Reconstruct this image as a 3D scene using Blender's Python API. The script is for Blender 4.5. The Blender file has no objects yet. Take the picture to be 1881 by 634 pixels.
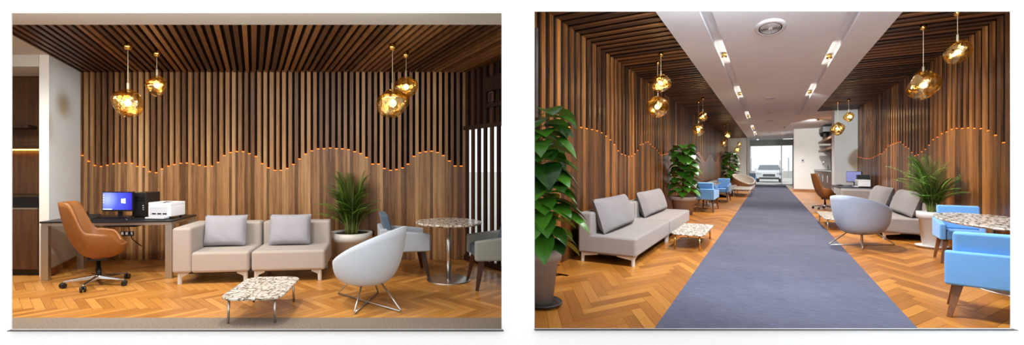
# Two lounges of one showroom, seen from the hall through two rectangular openings in a white wall.
import bpy, math, random
from mathutils import Vector, Matrix
random.seed(7)
PI = math.pi
SC = bpy.context.scene
COL = SC.collection

# ------------------------------------------------------------------ camera numbers
F, PX, PY, H = 850.0, 800.0, 307.0, 1.38        # focal length and principal point in pixels of a 1881x634 frame; eye height
PHI = math.atan2(1412 - PX, F)                  # heading of the corridor lounge
SN, CS = math.sin(PHI), math.cos(PHI)
def LP(x, y, h=0.0):                            # point of the plane at height h seen at a pixel: (X, Y)
    z = F * (H - h) / (y - PY)
    return ((x - PX) / F * z, z)
def RP(x, y, h=0.0):                            # the same in corridor coordinates: (across, along)
    X, z = LP(x, y, h)
    return (X * CS - z * SN, X * SN + z * CS)
def RW(t, s): return (t * CS + s * SN, -t * SN + s * CS)

# ------------------------------------------------------------------ object helpers
def lin(r, g, b):
    f = lambda c: (c / 255 / 12.92) if c / 255 <= .04045 else ((c / 255 + .055) / 1.055) ** 2.4
    return (f(r), f(g), f(b), 1.0)

class MB:
    """collects verts and faces, built as ONE mesh"""
    def __init__(self): self.v = []; self.f = []; self.m = []; self.t = []; self.s = []; self.uv = {}
    def face(self, idx, mi=0, tone=.5, smooth=False, uv=None):
        if uv: self.uv[len(self.f)] = uv
        self.f.append(tuple(idx)); self.m.append(mi); self.t.append(tone); self.s.append(smooth)
    def add(self, pts):
        n = len(self.v); self.v.extend([tuple(p) for p in pts]); return n
    def box(self, a, b, mi=0, tone=.5, M=None):
        x0, y0, z0 = a; x1, y1, z1 = b
        p = [(x0,y0,z0),(x1,y0,z0),(x1,y1,z0),(x0,y1,z0),(x0,y0,z1),(x1,y0,z1),(x1,y1,z1),(x0,y1,z1)]
        if M is not None: p = [M @ Vector(q) for q in p]
        self.hexa(p, mi, tone)
    def hexa(self, p, mi=0, tone=.5):
        n = self.add(p)
        for q in ((0,3,2,1),(4,5,6,7),(0,1,5,4),(1,2,6,5),(2,3,7,6),(3,0,4,7)):
            self.face([n+i for i in q], mi, tone)
    def prism(self, poly, z0, z1, mi=0, tone=.5, M=None):
        k = len(poly)
        if sum(poly[i][0]*poly[(i+1)%k][1]-poly[(i+1)%k][0]*poly[i][1] for i in range(k)) < 0: poly = poly[::-1]
        p = [Vector((x,y,z0)) for x,y in poly] + [Vector((x,y,z1)) for x,y in poly]
        if M is not None: p = [M @ q for q in p]
        n = self.add(p)
        self.face([n+i for i in range(k)][::-1], mi, tone); self.face([n+k+i for i in range(k)], mi, tone)
        for i in range(k): j = (i+1)%k; self.face((n+i,n+j,n+k+j,n+k+i), mi, tone)
    def tube(self, pts, r, seg=10, mi=0, tone=.5, closed=False):
        pts = [Vector(p) for p in pts]; k = len(pts); rs = r if isinstance(r,(list,tuple)) else [r]*k
        n0 = len(self.v); ref = None
        for i,p in enumerate(pts):
            if closed: d = pts[(i+1)%k]-pts[i-1]
            else: d = pts[min(i+1,k-1)]-pts[max(i-1,0)]
            d.normalize()
            if ref is None: ref = d.orthogonal().normalized()
            ref = (ref - d*ref.dot(d))
            if ref.length < 1e-6: ref = d.orthogonal()
            ref.normalize(); w = d.cross(ref)
            self.add([p+(ref*math.cos(2*PI*j/seg)+w*math.sin(2*PI*j/seg))*rs[i] for j in range(seg)])
        for i in range(k if closed else k-1):
            a = n0+i*seg; b = n0+((i+1)%k)*seg
            for j in range(seg): q=(j+1)%seg; self.face((a+j,a+q,b+q,b+j), mi, tone, True)
        if not closed:
            self.face([n0+j for j in range(seg)][::-1], mi, tone); self.face([n0+(k-1)*seg+j for j in range(seg)], mi, tone)
    def lathe(self, prof, seg=32, c=(0,0,0), mi=0, tone=.5, cap0=True, cap1=True, smooth=True):
        n0 = len(self.v)
        for r,z in prof: self.add([(c[0]+r*math.cos(2*PI*j/seg), c[1]+r*math.sin(2*PI*j/seg), c[2]+z) for j in range(seg)])
        for i in range(len(prof)-1):
            a=n0+i*seg; b=a+seg
            for j in range(seg): q=(j+1)%seg; self.face((a+j,a+q,b+q,b+j), mi, tone, smooth)
        if cap0: self.face([n0+j for j in range(seg)][::-1], mi, tone)
        if cap1: self.face([n0+(len(prof)-1)*seg+j for j in range(seg)], mi, tone)
    def grid(self, fn, nu, nv, mi=0, tone=.5, close_u=False, flip=False):
        n0=len(self.v); cu = nu if close_u else nu+1
        for j in range(nv+1):
            for i in range(cu): self.add([fn(i/nu, j/nv)])
        for j in range(nv):
            for i in range(nu):
                a=n0+j*cu+i; b=n0+j*cu+(i+1)%cu; c=b+cu; d=a+cu
                self.face((a,d,c,b) if flip else (a,b,c,d), mi, tone, True)
    def build(self, name, mats, parent=None, loc=(0,0,0), rot=(0,0,0), bevel=0, seg=2, subsurf=0, smooth=None):
        me = bpy.data.meshes.new(name); me.from_pydata(self.v, [], self.f)
        mats = mats if isinstance(mats,(list,tuple)) else [mats]
        for m in mats: me.materials.append(m)
        me.polygons.foreach_set('material_index', self.m)
        me.polygons.foreach_set('use_smooth', [(True if (bevel or smooth) else s) for s in self.s])
        ca = me.color_attributes.new('tone','FLOAT_COLOR','CORNER'); d=[]
        for i,f in enumerate(self.f): d.extend([self.t[i],self.t[i],self.t[i],1.0]*len(f))
        ca.data.foreach_set('color', d)
        if self.uv:
            ul = me.uv_layers.new(name='UVMap'); d=[]
            for i,f in enumerate(self.f):
                u = self.uv.get(i)
                for k in range(len(f)): d.extend(u[k] if u else (0,0))
            ul.data.foreach_set('uv', d)
        me.update(); me.validate()
        o = bpy.data.objects.new(name, me); COL.objects.link(o)
        o.location = loc; o.rotation_euler = rot
        if parent is not None: o.parent = parent
        if bevel:
            b=o.modifiers.new('Bevel','BEVEL'); b.width=bevel; b.segments=seg; b.limit_method='ANGLE'; b.angle_limit=math.radians(35); b.harden_normals=True
        if subsurf:
            s=o.modifiers.new('Subdivision','SUBSURF'); s.levels=s.render_levels=subsurf
        return o

def tag(o, label, cat, group=None):
    o['label']=label; o['category']=cat
    if group: o['group']=group
    return o
def thing(name, label, cat, loc=(0,0,0), rz=0, group=None, scale=(1,1,1)):
    o=bpy.data.objects.new(name,None); COL.objects.link(o); o.location=loc; o.rotation_euler=(0,0,rz); o.scale=scale
    o.empty_display_size=.1
    return tag(o,label,cat,group)
def struct(name, mb, mats, loc=(0,0,0), rz=0, **k):
    o=mb.build(name,mats,None,loc,(0,0,rz),**k); o['kind']='structure'; return o
def copy_tree(o, parent=None):
    c=o.copy(); COL.objects.link(c)
    if parent is not None: c.parent=parent
    for ch in list(o.children): copy_tree(ch,c)
    return c
def dup(root, label, loc, rz, group=None, scale=None):
    c=copy_tree(root); c['label']=label; c.location=loc; c.rotation_euler=(0,0,rz)
    if group: c['group']=group
    if scale: c.scale=scale
    return c
def rloc(t, s, h=0): X,Y=RW(t,s); return (X,Y,h)

# ------------------------------------------------------------------ materials
def mat(name):
    m=bpy.data.materials.new(name); m.use_nodes=True; nt=m.node_tree
    return m, nt, nt.nodes['Principled BSDF']
def N(nt, t, **k):
    n=nt.nodes.new(t)
    for a,b in k.items(): setattr(n,a,b)
    return n
def coords(nt, scale, which='Object'):
    tc=N(nt,'ShaderNodeTexCoord'); mp=N(nt,'ShaderNodeMapping'); mp.inputs['Scale'].default_value=scale
    nt.links.new(tc.outputs[which], mp.inputs[0]); return mp.outputs[0]
def noise(nt, vec, scale, detail=3, rough=.5):
    n=N(nt,'ShaderNodeTexNoise'); n.inputs['Scale'].default_value=scale; n.inputs['Detail'].default_value=detail; n.inputs['Roughness'].default_value=rough
    nt.links.new(vec,n.inputs['Vector']); return n.outputs[0]
def ramp(nt, fac, stops):
    r=N(nt,'ShaderNodeValToRGB'); e=r.color_ramp.elements
    while len(e)<len(stops): e.new(.5)
    for i,(p,c) in enumerate(stops): e[i].position=p; e[i].color=c
    nt.links.new(fac,r.inputs[0]); return r.outputs[0]
def mixc(nt, fac, a, b, mode='MIX'):
    m=N(nt,'ShaderNodeMix',data_type='RGBA',blend_type=mode)
    for s,i in ((fac,0),(a,6),(b,7)):
        if hasattr(s,'is_linked'): nt.links.new(s,m.inputs[i])
        else: m.inputs[i].default_value=s
    return m.outputs[2]
def math_(nt, op, a, b=0.0):
    m=N(nt,'ShaderNodeMath',operation=op)
    for s,i in ((a,0),(b,1)):
        if hasattr(s,'is_linked'): nt.links.new(s,m.inputs[i])
        else: m.inputs[i].default_value=s
    return m.outputs[0]
def bump(nt, p, h, strength=.2, dist=.01):
    b=N(nt,'ShaderNodeBump'); b.inputs['Strength'].default_value=strength; b.inputs['Distance'].default_value=dist
    nt.links.new(h,b.inputs['Height']); nt.links.new(b.outputs[0],p.inputs['Normal'])
def tone_attr(nt):
    a=N(nt,'ShaderNodeVertexColor',layer_name='tone'); sep=N(nt,'ShaderNodeSeparateColor'); nt.links.new(a.outputs[0],sep.inputs[0]); return sep.outputs[0]

def plain(name, col, rough=.5, metal=0, spec=.5, nscale=0, namt=.06):
    m,nt,p=mat(name); p.inputs['Roughness'].default_value=rough; p.inputs['Metallic'].default_value=metal; p.inputs['Specular IOR Level'].default_value=spec
    v=coords(nt,(1,1,1)); n=noise(nt,v,nscale or 9,2)
    a=tuple(c*(1-namt) for c in col[:3])+(1,); b=tuple(min(1,c*(1+namt)) for c in col[:3])+(1,)
    nt.links.new(ramp(nt,n,[(.3,a),(.7,b)]),p.inputs['Base Color']); return m
def wood(name, dark, mid, light, grain=(14,14,1.1), rough=.42, spec=.4, coat=0):
    m,nt,p=mat(name); v=coords(nt,grain); t=tone_attr(nt)
    n1=noise(nt,v,2.2,6,.62); n2=noise(nt,v,11,3)
    f=math_(nt,'ADD',math_(nt,'MULTIPLY',n1,.62),math_(nt,'MULTIPLY',n2,.22))
    f=math_(nt,'ADD',f,math_(nt,'MULTIPLY',math_(nt,'SUBTRACT',t,.5),.5))
    c=ramp(nt,f,[(.18,dark),(.45,mid),(.78,light)])
    nt.links.new(c,p.inputs['Base Color']); p.inputs['Roughness'].default_value=rough; p.inputs['Specular IOR Level'].default_value=spec
    p.inputs['Coat Weight'].default_value=coat; p.inputs['Coat Roughness'].default_value=.2
    bump(nt,p,n2,.12,.004); return m
def fabric(name, col, col2=None, scale=420, rough=.9, spec=.15, sheen=.15):
    m,nt,p=mat(name); v=coords(nt,(1,1,1)); n=noise(nt,v,scale,2); n2=noise(nt,v,6,2)
    d=tuple(c*.86 for c in col[:3])+(1,); e=col2 or tuple(min(1,c*1.1) for c in col[:3])+(1,)
    c=mixc(nt,.18,ramp(nt,n,[(.3,d),(.7,e)]),ramp(nt,n2,[(.3,d),(.7,e)]))
    nt.links.new(c,p.inputs['Base Color']); p.inputs['Roughness'].default_value=rough; p.inputs['Specular IOR Level'].default_value=spec
    p.inputs['Sheen Weight'].default_value=sheen; bump(nt,p,n,.25,.003); return m
def emit(name, col, st):
    m,nt,p=mat(name); p.inputs['Base Color'].default_value=col; p.inputs['Emission Color'].default_value=col; p.inputs['Emission Strength'].default_value=st; return m

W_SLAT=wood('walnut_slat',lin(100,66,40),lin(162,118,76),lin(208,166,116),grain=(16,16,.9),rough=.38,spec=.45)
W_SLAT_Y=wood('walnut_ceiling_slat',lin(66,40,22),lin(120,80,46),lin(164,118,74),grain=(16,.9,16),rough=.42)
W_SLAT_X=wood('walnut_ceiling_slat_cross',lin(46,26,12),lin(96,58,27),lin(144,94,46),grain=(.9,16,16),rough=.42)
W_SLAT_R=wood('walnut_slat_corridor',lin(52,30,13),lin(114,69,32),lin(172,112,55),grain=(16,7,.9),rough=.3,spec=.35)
FELT=plain('black_backing_felt',lin(26,18,14),.95,spec=.1)
W_PANEL=wood('walnut_panel',lin(58,38,26),lin(98,68,46),lin(128,94,66),grain=(10,10,.7),rough=.4)
W_DARKSLAT=wood('dark_slat',lin(38,24,18),lin(66,44,34),lin(92,64,50),grain=(14,14,.8),rough=.45)
W_LEG=wood('dark_beech_leg',lin(52,30,20),lin(84,50,34),lin(110,70,48),grain=(30,30,3),rough=.4)
W_LEG2=wood('brown_beech_leg',lin(74,44,24),lin(112,70,40),lin(140,92,56),grain=(30,30,3),rough=.4)
W_SKIRT=wood('oak_skirting',lin(120,78,44),lin(160,108,62),lin(190,136,84),grain=(1,10,10),rough=.45)
WHITE=plain('white_plaster',lin(226,226,222),.7,spec=.2,nscale=3,namt=.015)
PAGE=plain('bright_white_paint',(.97,.97,.97,1),.8,spec=.1,nscale=3,namt=.005)
CEILL=plain('ceiling_off_white',lin(204,202,196),.8,spec=.15,nscale=2,namt=.015)
CEILW=plain('ceiling_white',lin(238,243,248),.8,spec=.15,nscale=2,namt=.015)
METAL=plain('brushed_steel',(.62,.60,.57,1),.28,1,namt=.04,nscale=30)
ALU=plain('satin_aluminium',(.55,.54,.53,1),.4,1,namt=.04,nscale=30)
CHROME=plain('polished_chrome',(.75,.75,.76,1),.12,1,namt=.02)
LEGW=plain('pale_leg_enamel',lin(214,210,204),.35)
BLACK=plain('black_plastic',lin(22,22,24),.4)
BLACKG=plain('black_gloss',lin(18,18,22),.2)
DESKTOP=plain('black_desk_top',lin(30,29,32),.35,namt=.1)
SHADOWG=plain('painted_shadow_grey',lin(84,84,86),.7)  # shadow tone put into the colour of the strips under the openings
DUCT=plain('dark_duct',lin(96,104,102),.7)
WHITEP=plain('white_plastic',lin(228,228,230),.4,namt=.02)
GREYP=plain('grey_plastic',lin(196,198,206),.45,namt=.02)
POTW=plain('white_glazed_pot',lin(226,224,220),.3,namt=.02)
POTT=plain('taupe_pot',lin(158,141,130),.55,namt=.05)
SOIL=plain('dark_potting_soil',lin(52,36,30),.95,nscale=60,namt=.5)
STONE=plain('white_gravel',lin(200,200,196),.9,nscale=60,namt=.3)
F_SOFA=fabric('greige_sofa_fabric',lin(184,174,166))
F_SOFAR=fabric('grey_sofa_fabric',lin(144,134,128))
F_CUSH=fabric('grey_cushion_fabric',lin(168,167,176))
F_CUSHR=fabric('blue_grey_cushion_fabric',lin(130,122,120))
F_TUB=fabric('pale_grey_tub_fabric',lin(210,217,226))
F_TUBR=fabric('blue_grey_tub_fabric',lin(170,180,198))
F_TUBB=fabric('beige_tub_fabric',lin(198,188,174))
F_BLUEG=fabric('grey_blue_fabric',lin(182,192,204))
F_BLUE=fabric('sky_blue_fabric',lin(112,166,220))
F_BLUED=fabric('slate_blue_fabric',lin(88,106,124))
F_GREYA=fabric('grey_green_fabric',lin(158,162,154))
LEATHER=plain('caramel_leather',lin(142,89,42),.42,namt=.06,nscale=14)
LED=emit('amber_led',lin(255,112,28),2.6)
LEDW=emit('warm_strip',lin(255,196,90),16.0)
SPOTE=emit('spot_lens',lin(255,226,180),12.0)

def marble():
    m,nt,p=mat('veined_marble'); v=coords(nt,(1,1,1)); w=noise(nt,v,4,4)
    vm=N(nt,'ShaderNodeVectorMath',operation='MULTIPLY_ADD'); vm.inputs[1].default_value=(1,1,1)
    cmb=N(nt,'ShaderNodeCombineXYZ'); s=math_(nt,'MULTIPLY',w,.22)
    for i in range(3): nt.links.new(s,cmb.inputs[i])
    nt.links.new(v,vm.inputs[0]); nt.links.new(cmb.outputs[0],vm.inputs[2])
    vo=N(nt,'ShaderNodeTexVoronoi',feature='DISTANCE_TO_EDGE'); vo.inputs['Scale'].default_value=17; nt.links.new(vm.outputs[0],vo.inputs['Vector'])
    n2=noise(nt,v,14,4,.6)
    f=math_(nt,'ADD',vo.outputs[0],math_(nt,'MULTIPLY',math_(nt,'SUBTRACT',n2,.5),.34))
    c=ramp(nt,f,[(.0,lin(104,92,76)),(.05,lin(158,144,122)),(.13,lin(226,219,208)),(.4,lin(242,238,232))])
    nt.links.new(c,p.inputs['Base Color']); p.inputs['Roughness'].default_value=.22; return m
MARBLE=marble()
def herring(name, a, b, c):
    m,nt,p=mat(name); t=tone_attr(nt); uv=N(nt,'ShaderNodeUVMap',uv_map='UVMap')
    sp=N(nt,'ShaderNodeSeparateXYZ'); nt.links.new(uv.outputs[0],sp.inputs[0])
    mp=N(nt,'ShaderNodeMapping'); mp.inputs['Scale'].default_value=(1.6,22,1); nt.links.new(uv.outputs[0],mp.inputs[0])
    g=noise(nt,mp.outputs[0],3,5,.6)
    f=math_(nt,'ADD',math_(nt,'MULTIPLY',g,.45),math_(nt,'MULTIPLY',t,.55))
    col=ramp(nt,f,[(.2,a),(.5,b),(.8,c)])
    nt.links.new(col,p.inputs['Base Color']); p.inputs['Roughness'].default_value=.32; p.inputs['Specular IOR Level'].default_value=.4
    bump(nt,p,g,.05,.002); return m
HERR=herring('oak_herringbone',lin(158,100,42),lin(204,140,66),lin(228,168,92))
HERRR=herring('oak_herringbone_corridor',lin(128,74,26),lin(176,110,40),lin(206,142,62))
GAPW=plain('oak_joint',lin(120,76,38),.6)
def carpet(name, a, b, sc):
    m,nt,p=mat(name); v=coords(nt,sc); n=noise(nt,v,1,4,.7); v2=coords(nt,(1,1,1)); n2=noise(nt,v2,160,2); n3=noise(nt,v2,1.2,2)
    f=math_(nt,'ADD',math_(nt,'ADD',math_(nt,'MULTIPLY',n,.55),math_(nt,'MULTIPLY',n2,.3)),math_(nt,'MULTIPLY',n3,.12))
    nt.links.new(ramp(nt,f,[(.32,a),(.66,b)]),p.inputs['Base Color']); p.inputs['Roughness'].default_value=.95; p.inputs['Specular IOR Level'].default_value=.1
    bump(nt,p,f,.4,.004); return m
CARP_R=carpet('blue_grey_carpet',lin(52,54,70),lin(114,114,130),(7,80,1))
CARP_L=carpet('grey_brown_carpet',lin(108,98,88),lin(170,156,140),(60,60,1))
def gold():
    m,nt,p=mat('melted_gold_glass'); v=coords(nt,(1,1,1)); 
    vo=N(nt,'ShaderNodeTexVoronoi'); vo.inputs['Scale'].default_value=11; nt.links.new(v,vo.inputs['Vector'])
    n=noise(nt,v,9,3); 
    p.inputs['Metallic'].default_value=1; p.inputs['Roughness'].default_value=.12
    nt.links.new(ramp(nt,n,[(.3,lin(232,190,104)),(.6,lin(255,238,186))]),p.inputs['Base Color'])
    bump(nt,p,math_(nt,'ADD',math_(nt,'MULTIPLY',vo.outputs[0],.5),n),.55,.03)
    tr=N(nt,'ShaderNodeBsdfTransparent'); tr.inputs[0].default_value=lin(255,236,190)
    mx=N(nt,'ShaderNodeMixShader'); fz=ramp(nt,noise(nt,v,6,2),[(.4,(.3,.3,.3,1)),(.6,(.78,.78,.78,1))])
    nt.links.new(fz,mx.inputs[0]); nt.links.new(p.outputs[0],mx.inputs[1]); nt.links.new(tr.outputs[0],mx.inputs[2])
    nt.links.new(mx.outputs[0],nt.nodes['Material Output'].inputs[0]); return m
GOLD=gold()
GOLDM=plain('polished_brass',lin(222,180,100),.18,1,namt=.03)
BULB=emit('pendant_bulb',lin(255,236,196),5.0)
def glass():
    m,nt,p=mat('clear_glass'); tr=N(nt,'ShaderNodeBsdfTransparent'); tr.inputs[0].default_value=(.96,.98,.98,1)
    gl=N(nt,'ShaderNodeBsdfGlossy'); gl.inputs['Roughness'].default_value=.02
    mx=N(nt,'ShaderNodeMixShader'); mx.inputs[0].default_value=.06
    nt.links.new(tr.outputs[0],mx.inputs[1]); nt.links.new(gl.outputs[0],mx.inputs[2]); nt.links.new(mx.outputs[0],nt.nodes['Material Output'].inputs[0]); return m
GLASS=glass()
def leafmat(name, a, b, rough=.35):
    m,nt,p=mat(name); t=tone_attr(nt); v=coords(nt,(1,1,1)); n=noise(nt,v,20,2)
    f=math_(nt,'ADD',math_(nt,'MULTIPLY',t,.7),math_(nt,'MULTIPLY',n,.3))
    nt.links.new(ramp(nt,f,[(.2,a),(.8,b)]),p.inputs['Base Color']); p.inputs['Roughness'].default_value=rough
    p.inputs['Subsurface Weight'].default_value=0; return m
LEAF_P=leafmat('palm_green',lin(52,92,28),lin(122,168,62),.45)
LEAF_B=leafmat('glossy_leaf_green',lin(18,56,12),lin(84,148,40),.3)
STEM=plain('green_cane',lin(120,132,66),.5)
MOSS=plain('brown_moss_pole',lin(96,70,44),.9,nscale=40,namt=.3)
def screenmat():
    m,nt,p=mat('monitor_picture'); tc=N(nt,'ShaderNodeTexCoord'); sp=N(nt,'ShaderNodeSeparateXYZ'); nt.links.new(tc.outputs['Object'],sp.inputs[0])
    d=N(nt,'ShaderNodeVectorMath',operation='DISTANCE'); nt.links.new(tc.outputs['Object'],d.inputs[0]); d.inputs[1].default_value=(-.14,0,.03)
    c=ramp(nt,math_(nt,'MULTIPLY',d.outputs['Value'],2.6),[(.0,lin(190,210,255)),(.4,lin(84,100,244)),(.9,lin(36,30,214))])
    nt.links.new(c,p.inputs['Emission Color']); p.inputs['Emission Strength'].default_value=1.1; p.inputs['Base Color'].default_value=(.01,.01,.02,1); return m
SCREEN=screenmat()
SCREEND=emit('dim_monitor_picture',lin(120,124,170),.8)
SCREENL=emit('monitor_highlight',lin(196,214,255),1.1)
CARP=plain('car_white_paint',lin(225,228,232),.25)
CARG=plain('car_dark_glass',lin(90,100,110),.1)
TYRE=plain('tyre_rubber',lin(60,60,62),.8)
CONC=plain('pale_concrete',lin(206,204,198),.9,nscale=.6,namt=.05)
HALLF=plain('hall_screed',lin(225,224,220),.85,nscale=.8,namt=.03)

# ================================================================== LEFT LOUNGE : shell
ZW=F*H/(476-PY)                                   # back wall distance
HC=H+(PY-134)/F*ZW                                # underside of the slat ceiling
ZE=F*(HC-H)/(PY-45.5)                             # front edge of the slat ceiling
K=(466-PX)/F                                      # heading of the ceiling slats and of the side wall in plan
def wx(px): return (px-PX)/F*ZW
X0=wx(150)
def xl(z): return X0-K*(ZW-z)
PART=[(3.58,.62),(4.95,.77),(5.06,1.0),(5.75,1.19)]
def partx(z):
    for (a,xa),(b,xb) in zip(PART,PART[1:]):
        if z<=b: return xa+(xb-xa)*max(0,(z-a))/(b-a)
    return 1.19
g6=[(67,155),(115,200),(162,232),(210,240),(258,230),(306,220),(352,215),(400,213),(447,215),(490,240),(540,243),(585,280),(635,287),(680,258),(730,237),(775,225),(825,215),(872,213),(920,220),(968,230),(1015,240),(1065,237),(1113,207),(1160,155),(1210,132),(1258,125),(1306,125),(1354,140),(1405,162),(1453,218),(1500,250)]
g7=[(25,330),(62,330),(103,318),(143,292),(183,257),(222,225),(262,205),(302,192),(340,190),(380,187),(420,190),(458,192),(497,197),(537,210),(575,222),(613,247),(653,290),(690,290),(728,318),(768,330),(806,325),(845,315),(880,290),(918,240),(957,217),(993,210),(1031,207),(1070,215),(1107,235),(1146,270),(1183,302),(1222,303)]
GAPS=[(140+x/4.2275,250+y/4.2275) for x,y in g6]+[(500+x/3.523,220+y/3.523) for x,y in g7]
gw=.041; dep=.05
mb=MB(); edges=[X0]; gx=[]
for px,py in GAPS:
    x=wx(px); gx.append((x-gw/2,x+gw/2,H+(PY-py)/F*ZW))
XR=wx(856)
prev=X0
for a,b,h in gx:
    mb.box((prev,ZW-dep,0),(a,ZW,HC+.05),0,random.random())
    mb.box((a,ZW-dep+.004,0),(b,ZW,h),0,random.random()*.8)
    mb.box((a,ZW-.008,h),(b,ZW,HC+.05),1,.2)
    prev=b
mb.box((prev,ZW-dep,0),(XR,ZW,HC+.05),0,.4)
mb.box((X0-.1,ZW,0),(XR,ZW+.1,3.5),1,.2)
struct('wall_back',mb,[W_SLAT,FELT])
led=MB(); led.box((-gw/2,-.034,0),(gw/2,0,.012))
L0=None
def put_led(loc,rz,grp,lab,sc=(1,1,1)):
    global L0
    if L0 is None:
        L0=led.build('slat_light',LED,None,loc,(0,0,rz)); o=L0
    else:
        o=L0.copy(); COL.objects.link(o); o.location=loc; o.rotation_euler=(0,0,rz)
    o.scale=sc
    tag(o,lab,'light',grp)
for a,b,h in gx: put_led(((a+b)/2,ZW-.008,h),0,'amber lights in the sofa wall slats','small amber light at the foot of a slot in the sofa wall')

# slat ceiling (runs out from the wall slats)
mb=MB()
def clipz(x):                       # nearest z a slat starting at wall x may reach before the partition
    z=ZW
    while z>ZE and x-K*(ZW-z) < partx(z)-.03: z-=.02
    return max(z,ZE)
prev=X0; strips=[]
for a,b,h in gx: strips.append((prev,a)); prev=b
x=prev
while x<.95: strips.append((x,x+.05)); x+=.091
for a,b in strips:
    z=clipz(b)
    if ZW-z<.05: continue
    q=[(a,ZW),(b,ZW),(b-K*(ZW-z),z),(a-K*(ZW-z),z)]
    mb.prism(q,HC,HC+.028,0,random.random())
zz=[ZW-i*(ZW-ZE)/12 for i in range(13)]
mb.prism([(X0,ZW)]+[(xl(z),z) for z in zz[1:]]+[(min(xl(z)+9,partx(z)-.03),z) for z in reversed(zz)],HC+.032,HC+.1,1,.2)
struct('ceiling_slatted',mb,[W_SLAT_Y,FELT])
mb=MB()
mb.prism([(-7.1,3.58),(xl(3.58),3.58),(xl(ZW),ZW),(-7.1,ZW)],HC+.004,HC+.1)
mb.prism([(xl(3.58),3.58),(.6,3.58),(partx(ZE)-.03,ZE),(xl(ZE),ZE)],HC,HC+.1)
struct('ceiling_left',mb,CEILL)
mb=MB(); mb.box((-7.1,3.58,HC+.1),(.6,ZW+.1,HC+.2)); struct('ceiling_left_slab',mb,CEILW)

# white pier at the left end of the slatted wall, skirting
zp=-X0+K*ZW; zp=(X0-K*ZW)/((90-PX)/F-K)            # front corner of the pier seen at x = 90
xp=(90-PX)/F*zp; xq=(72-PX)/F*zp
mb=MB(); mb.prism([(X0,ZW+.1),(X0,ZW),(xp,zp),(xq,zp),(X0-.14,ZW+.1)],0,HC+.004); struct('wall_left',mb,WHITE)
mb=MB(); n=Vector((1,K*-1+0,0)); 
mb.prism([(X0+.0,ZW-dep),(xp,zp),(xp+.018,zp-.0),(X0+.02,ZW-dep)],0,.09); struct('baseboard_left',mb,W_SKIRT)
# kitchen recess beyond the pier
zk=zp+.62
mb=MB(); mb.box((-7.1,zk,0),(xq+K*(zk-zp)-.01,zk+.06,2.75),0,.45); struct('wall_kitchen',mb,W_PANEL)
hs=H+(PY-140)/F*zk
mb=MB(); mb.prism([(-7.1,zp),(xq-.004,zp),(xq+K*(zk-zp)-.014,zk),(-7.1,zk)],hs,HC+.004); struct('ceiling_kitchen',mb,CEILL)
mb=MB(); mb.box((-7.16,3.58,0),(-7.1,ZW,3.0)); struct('wall_far_left',mb,WHITE)

# floor of the left lounge : herringbone laid as single boards
def herringbone(mb, inside, x0,x1,y0,y1, L=.5, Wd=.1, rot=0, z=0.0, planes=None):
    d=Wd*math.sqrt(2); n=int(L/Wd)
    # 45 degree herringbone on an integer lattice: steps (1,1) and (n,-n)
    cx,cy=(x0+x1)/2,(y0+y1)/2
    c,s=math.cos(rot+PI/4),math.sin(rot+PI/4)
    R=math.hypot(x1-x0,y1-y0)/2/Wd; e=.0012/Wd
    m=int(R)+2*n; mj=int(R/n)+2
    for k in range(-m,m):
        for j in range(-mj,mj):
            for ver in (0,1):
                bx,by=k+j*n,k-j*n
                if ver: bx+=n; by+=1-n
                w,h=(1,n) if ver else (n,1)
                q=[(bx+e,by+e),(bx+w-e,by+e),(bx+w-e,by+h-e),(bx+e,by+h-e)]
                P=[(cx+(p*c-r*s)*Wd, cy+(p*s+r*c)*Wd) for p,r in q]
                mx=sum(p[0] for p in P)/4; my=sum(p[1] for p in P)/4
                if not(x0<mx<x1 and y0<my<y1) or not inside(mx,my): continue
                o=random.random()*50; o2=random.random()*9
                if ver==0: uv=[(o,o2),(o+L,o2),(o+L,o2+Wd),(o,o2+Wd)]
                else: uv=[(o,o2),(o,o2+Wd),(o+L,o2+Wd),(o+L,o2)]
                t=.5+(random.random()-.5)*.7
                poly=[(p[0],p[1],u[0],u[1]) for p,u in zip(P,uv)]
                for (A,B,Cc) in (planes(mx,my) if planes else ()):
                    out=[]
                    for i in range(len(poly)):
                        p,q2=poly[i],poly[(i+1)%len(poly)]; dp=A*p[0]+B*p[1]-Cc; dq=A*q2[0]+B*q2[1]-Cc
                        if dp<=0: out.append(p)
                        if dp*dq<0: f=dp/(dp-dq); out.append(tuple(p[i2]+(q2[i2]-p[i2])*f for i2 in range(4)))
                    poly=out
                    if len(poly)<3: break
                if len(poly)<3: continue
                k0=mb.add([(p[0],p[1],z) for p in poly]); mb.face([k0+i for i in range(len(poly))],0,t,False,[(p[2],p[3]) for p in poly])
def halfplane(a,b):      # keeps what lies to the left of a -> b
    dx_,dy_=b[0]-a[0],b[1]-a[1]; return (dy_,-dx_,dy_*a[0]-dx_*a[1])
zc=F*H/(585-PY)                                   # carpet edge
def lplanes(x,y):
    pl=[halfplane((.62,3.58),(.77,4.95))] if y<4.95 else ([halfplane((1.0,5.06),(1.19,5.75))] if y<5.8 else [])
    return pl+[(0,-1,-3.59)]
mb=MB(); herringbone(mb,lambda x,y: x<partx(y)+.3 if y<5.9 else x<1.6,-7.1,1.7,3.5,ZW,L=.48,Wd=.08,rot=PI/2,planes=lplanes)
n=mb.add([(-7.1,3.58,-.004),(.62,3.58,-.004),(1.2,5.8,-.004),(1.2,ZW+.1,-.004),(-7.1,ZW+.1,-.004)]); mb.face((n,n+1,n+2,n+3,n+4),1)
struct('floor_left',mb,[HERR,GAPW])
mb=MB(); mb.prism([(-7.1,3.585),(.58,3.585),(partx(zc)-.05,zc),(-7.1,zc)],0,.006)
tag(mb.build('carpet_strip',CARP_L),'grey-brown woven carpet strip along the bottom edge in front of the sofa','carpet')

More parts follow.
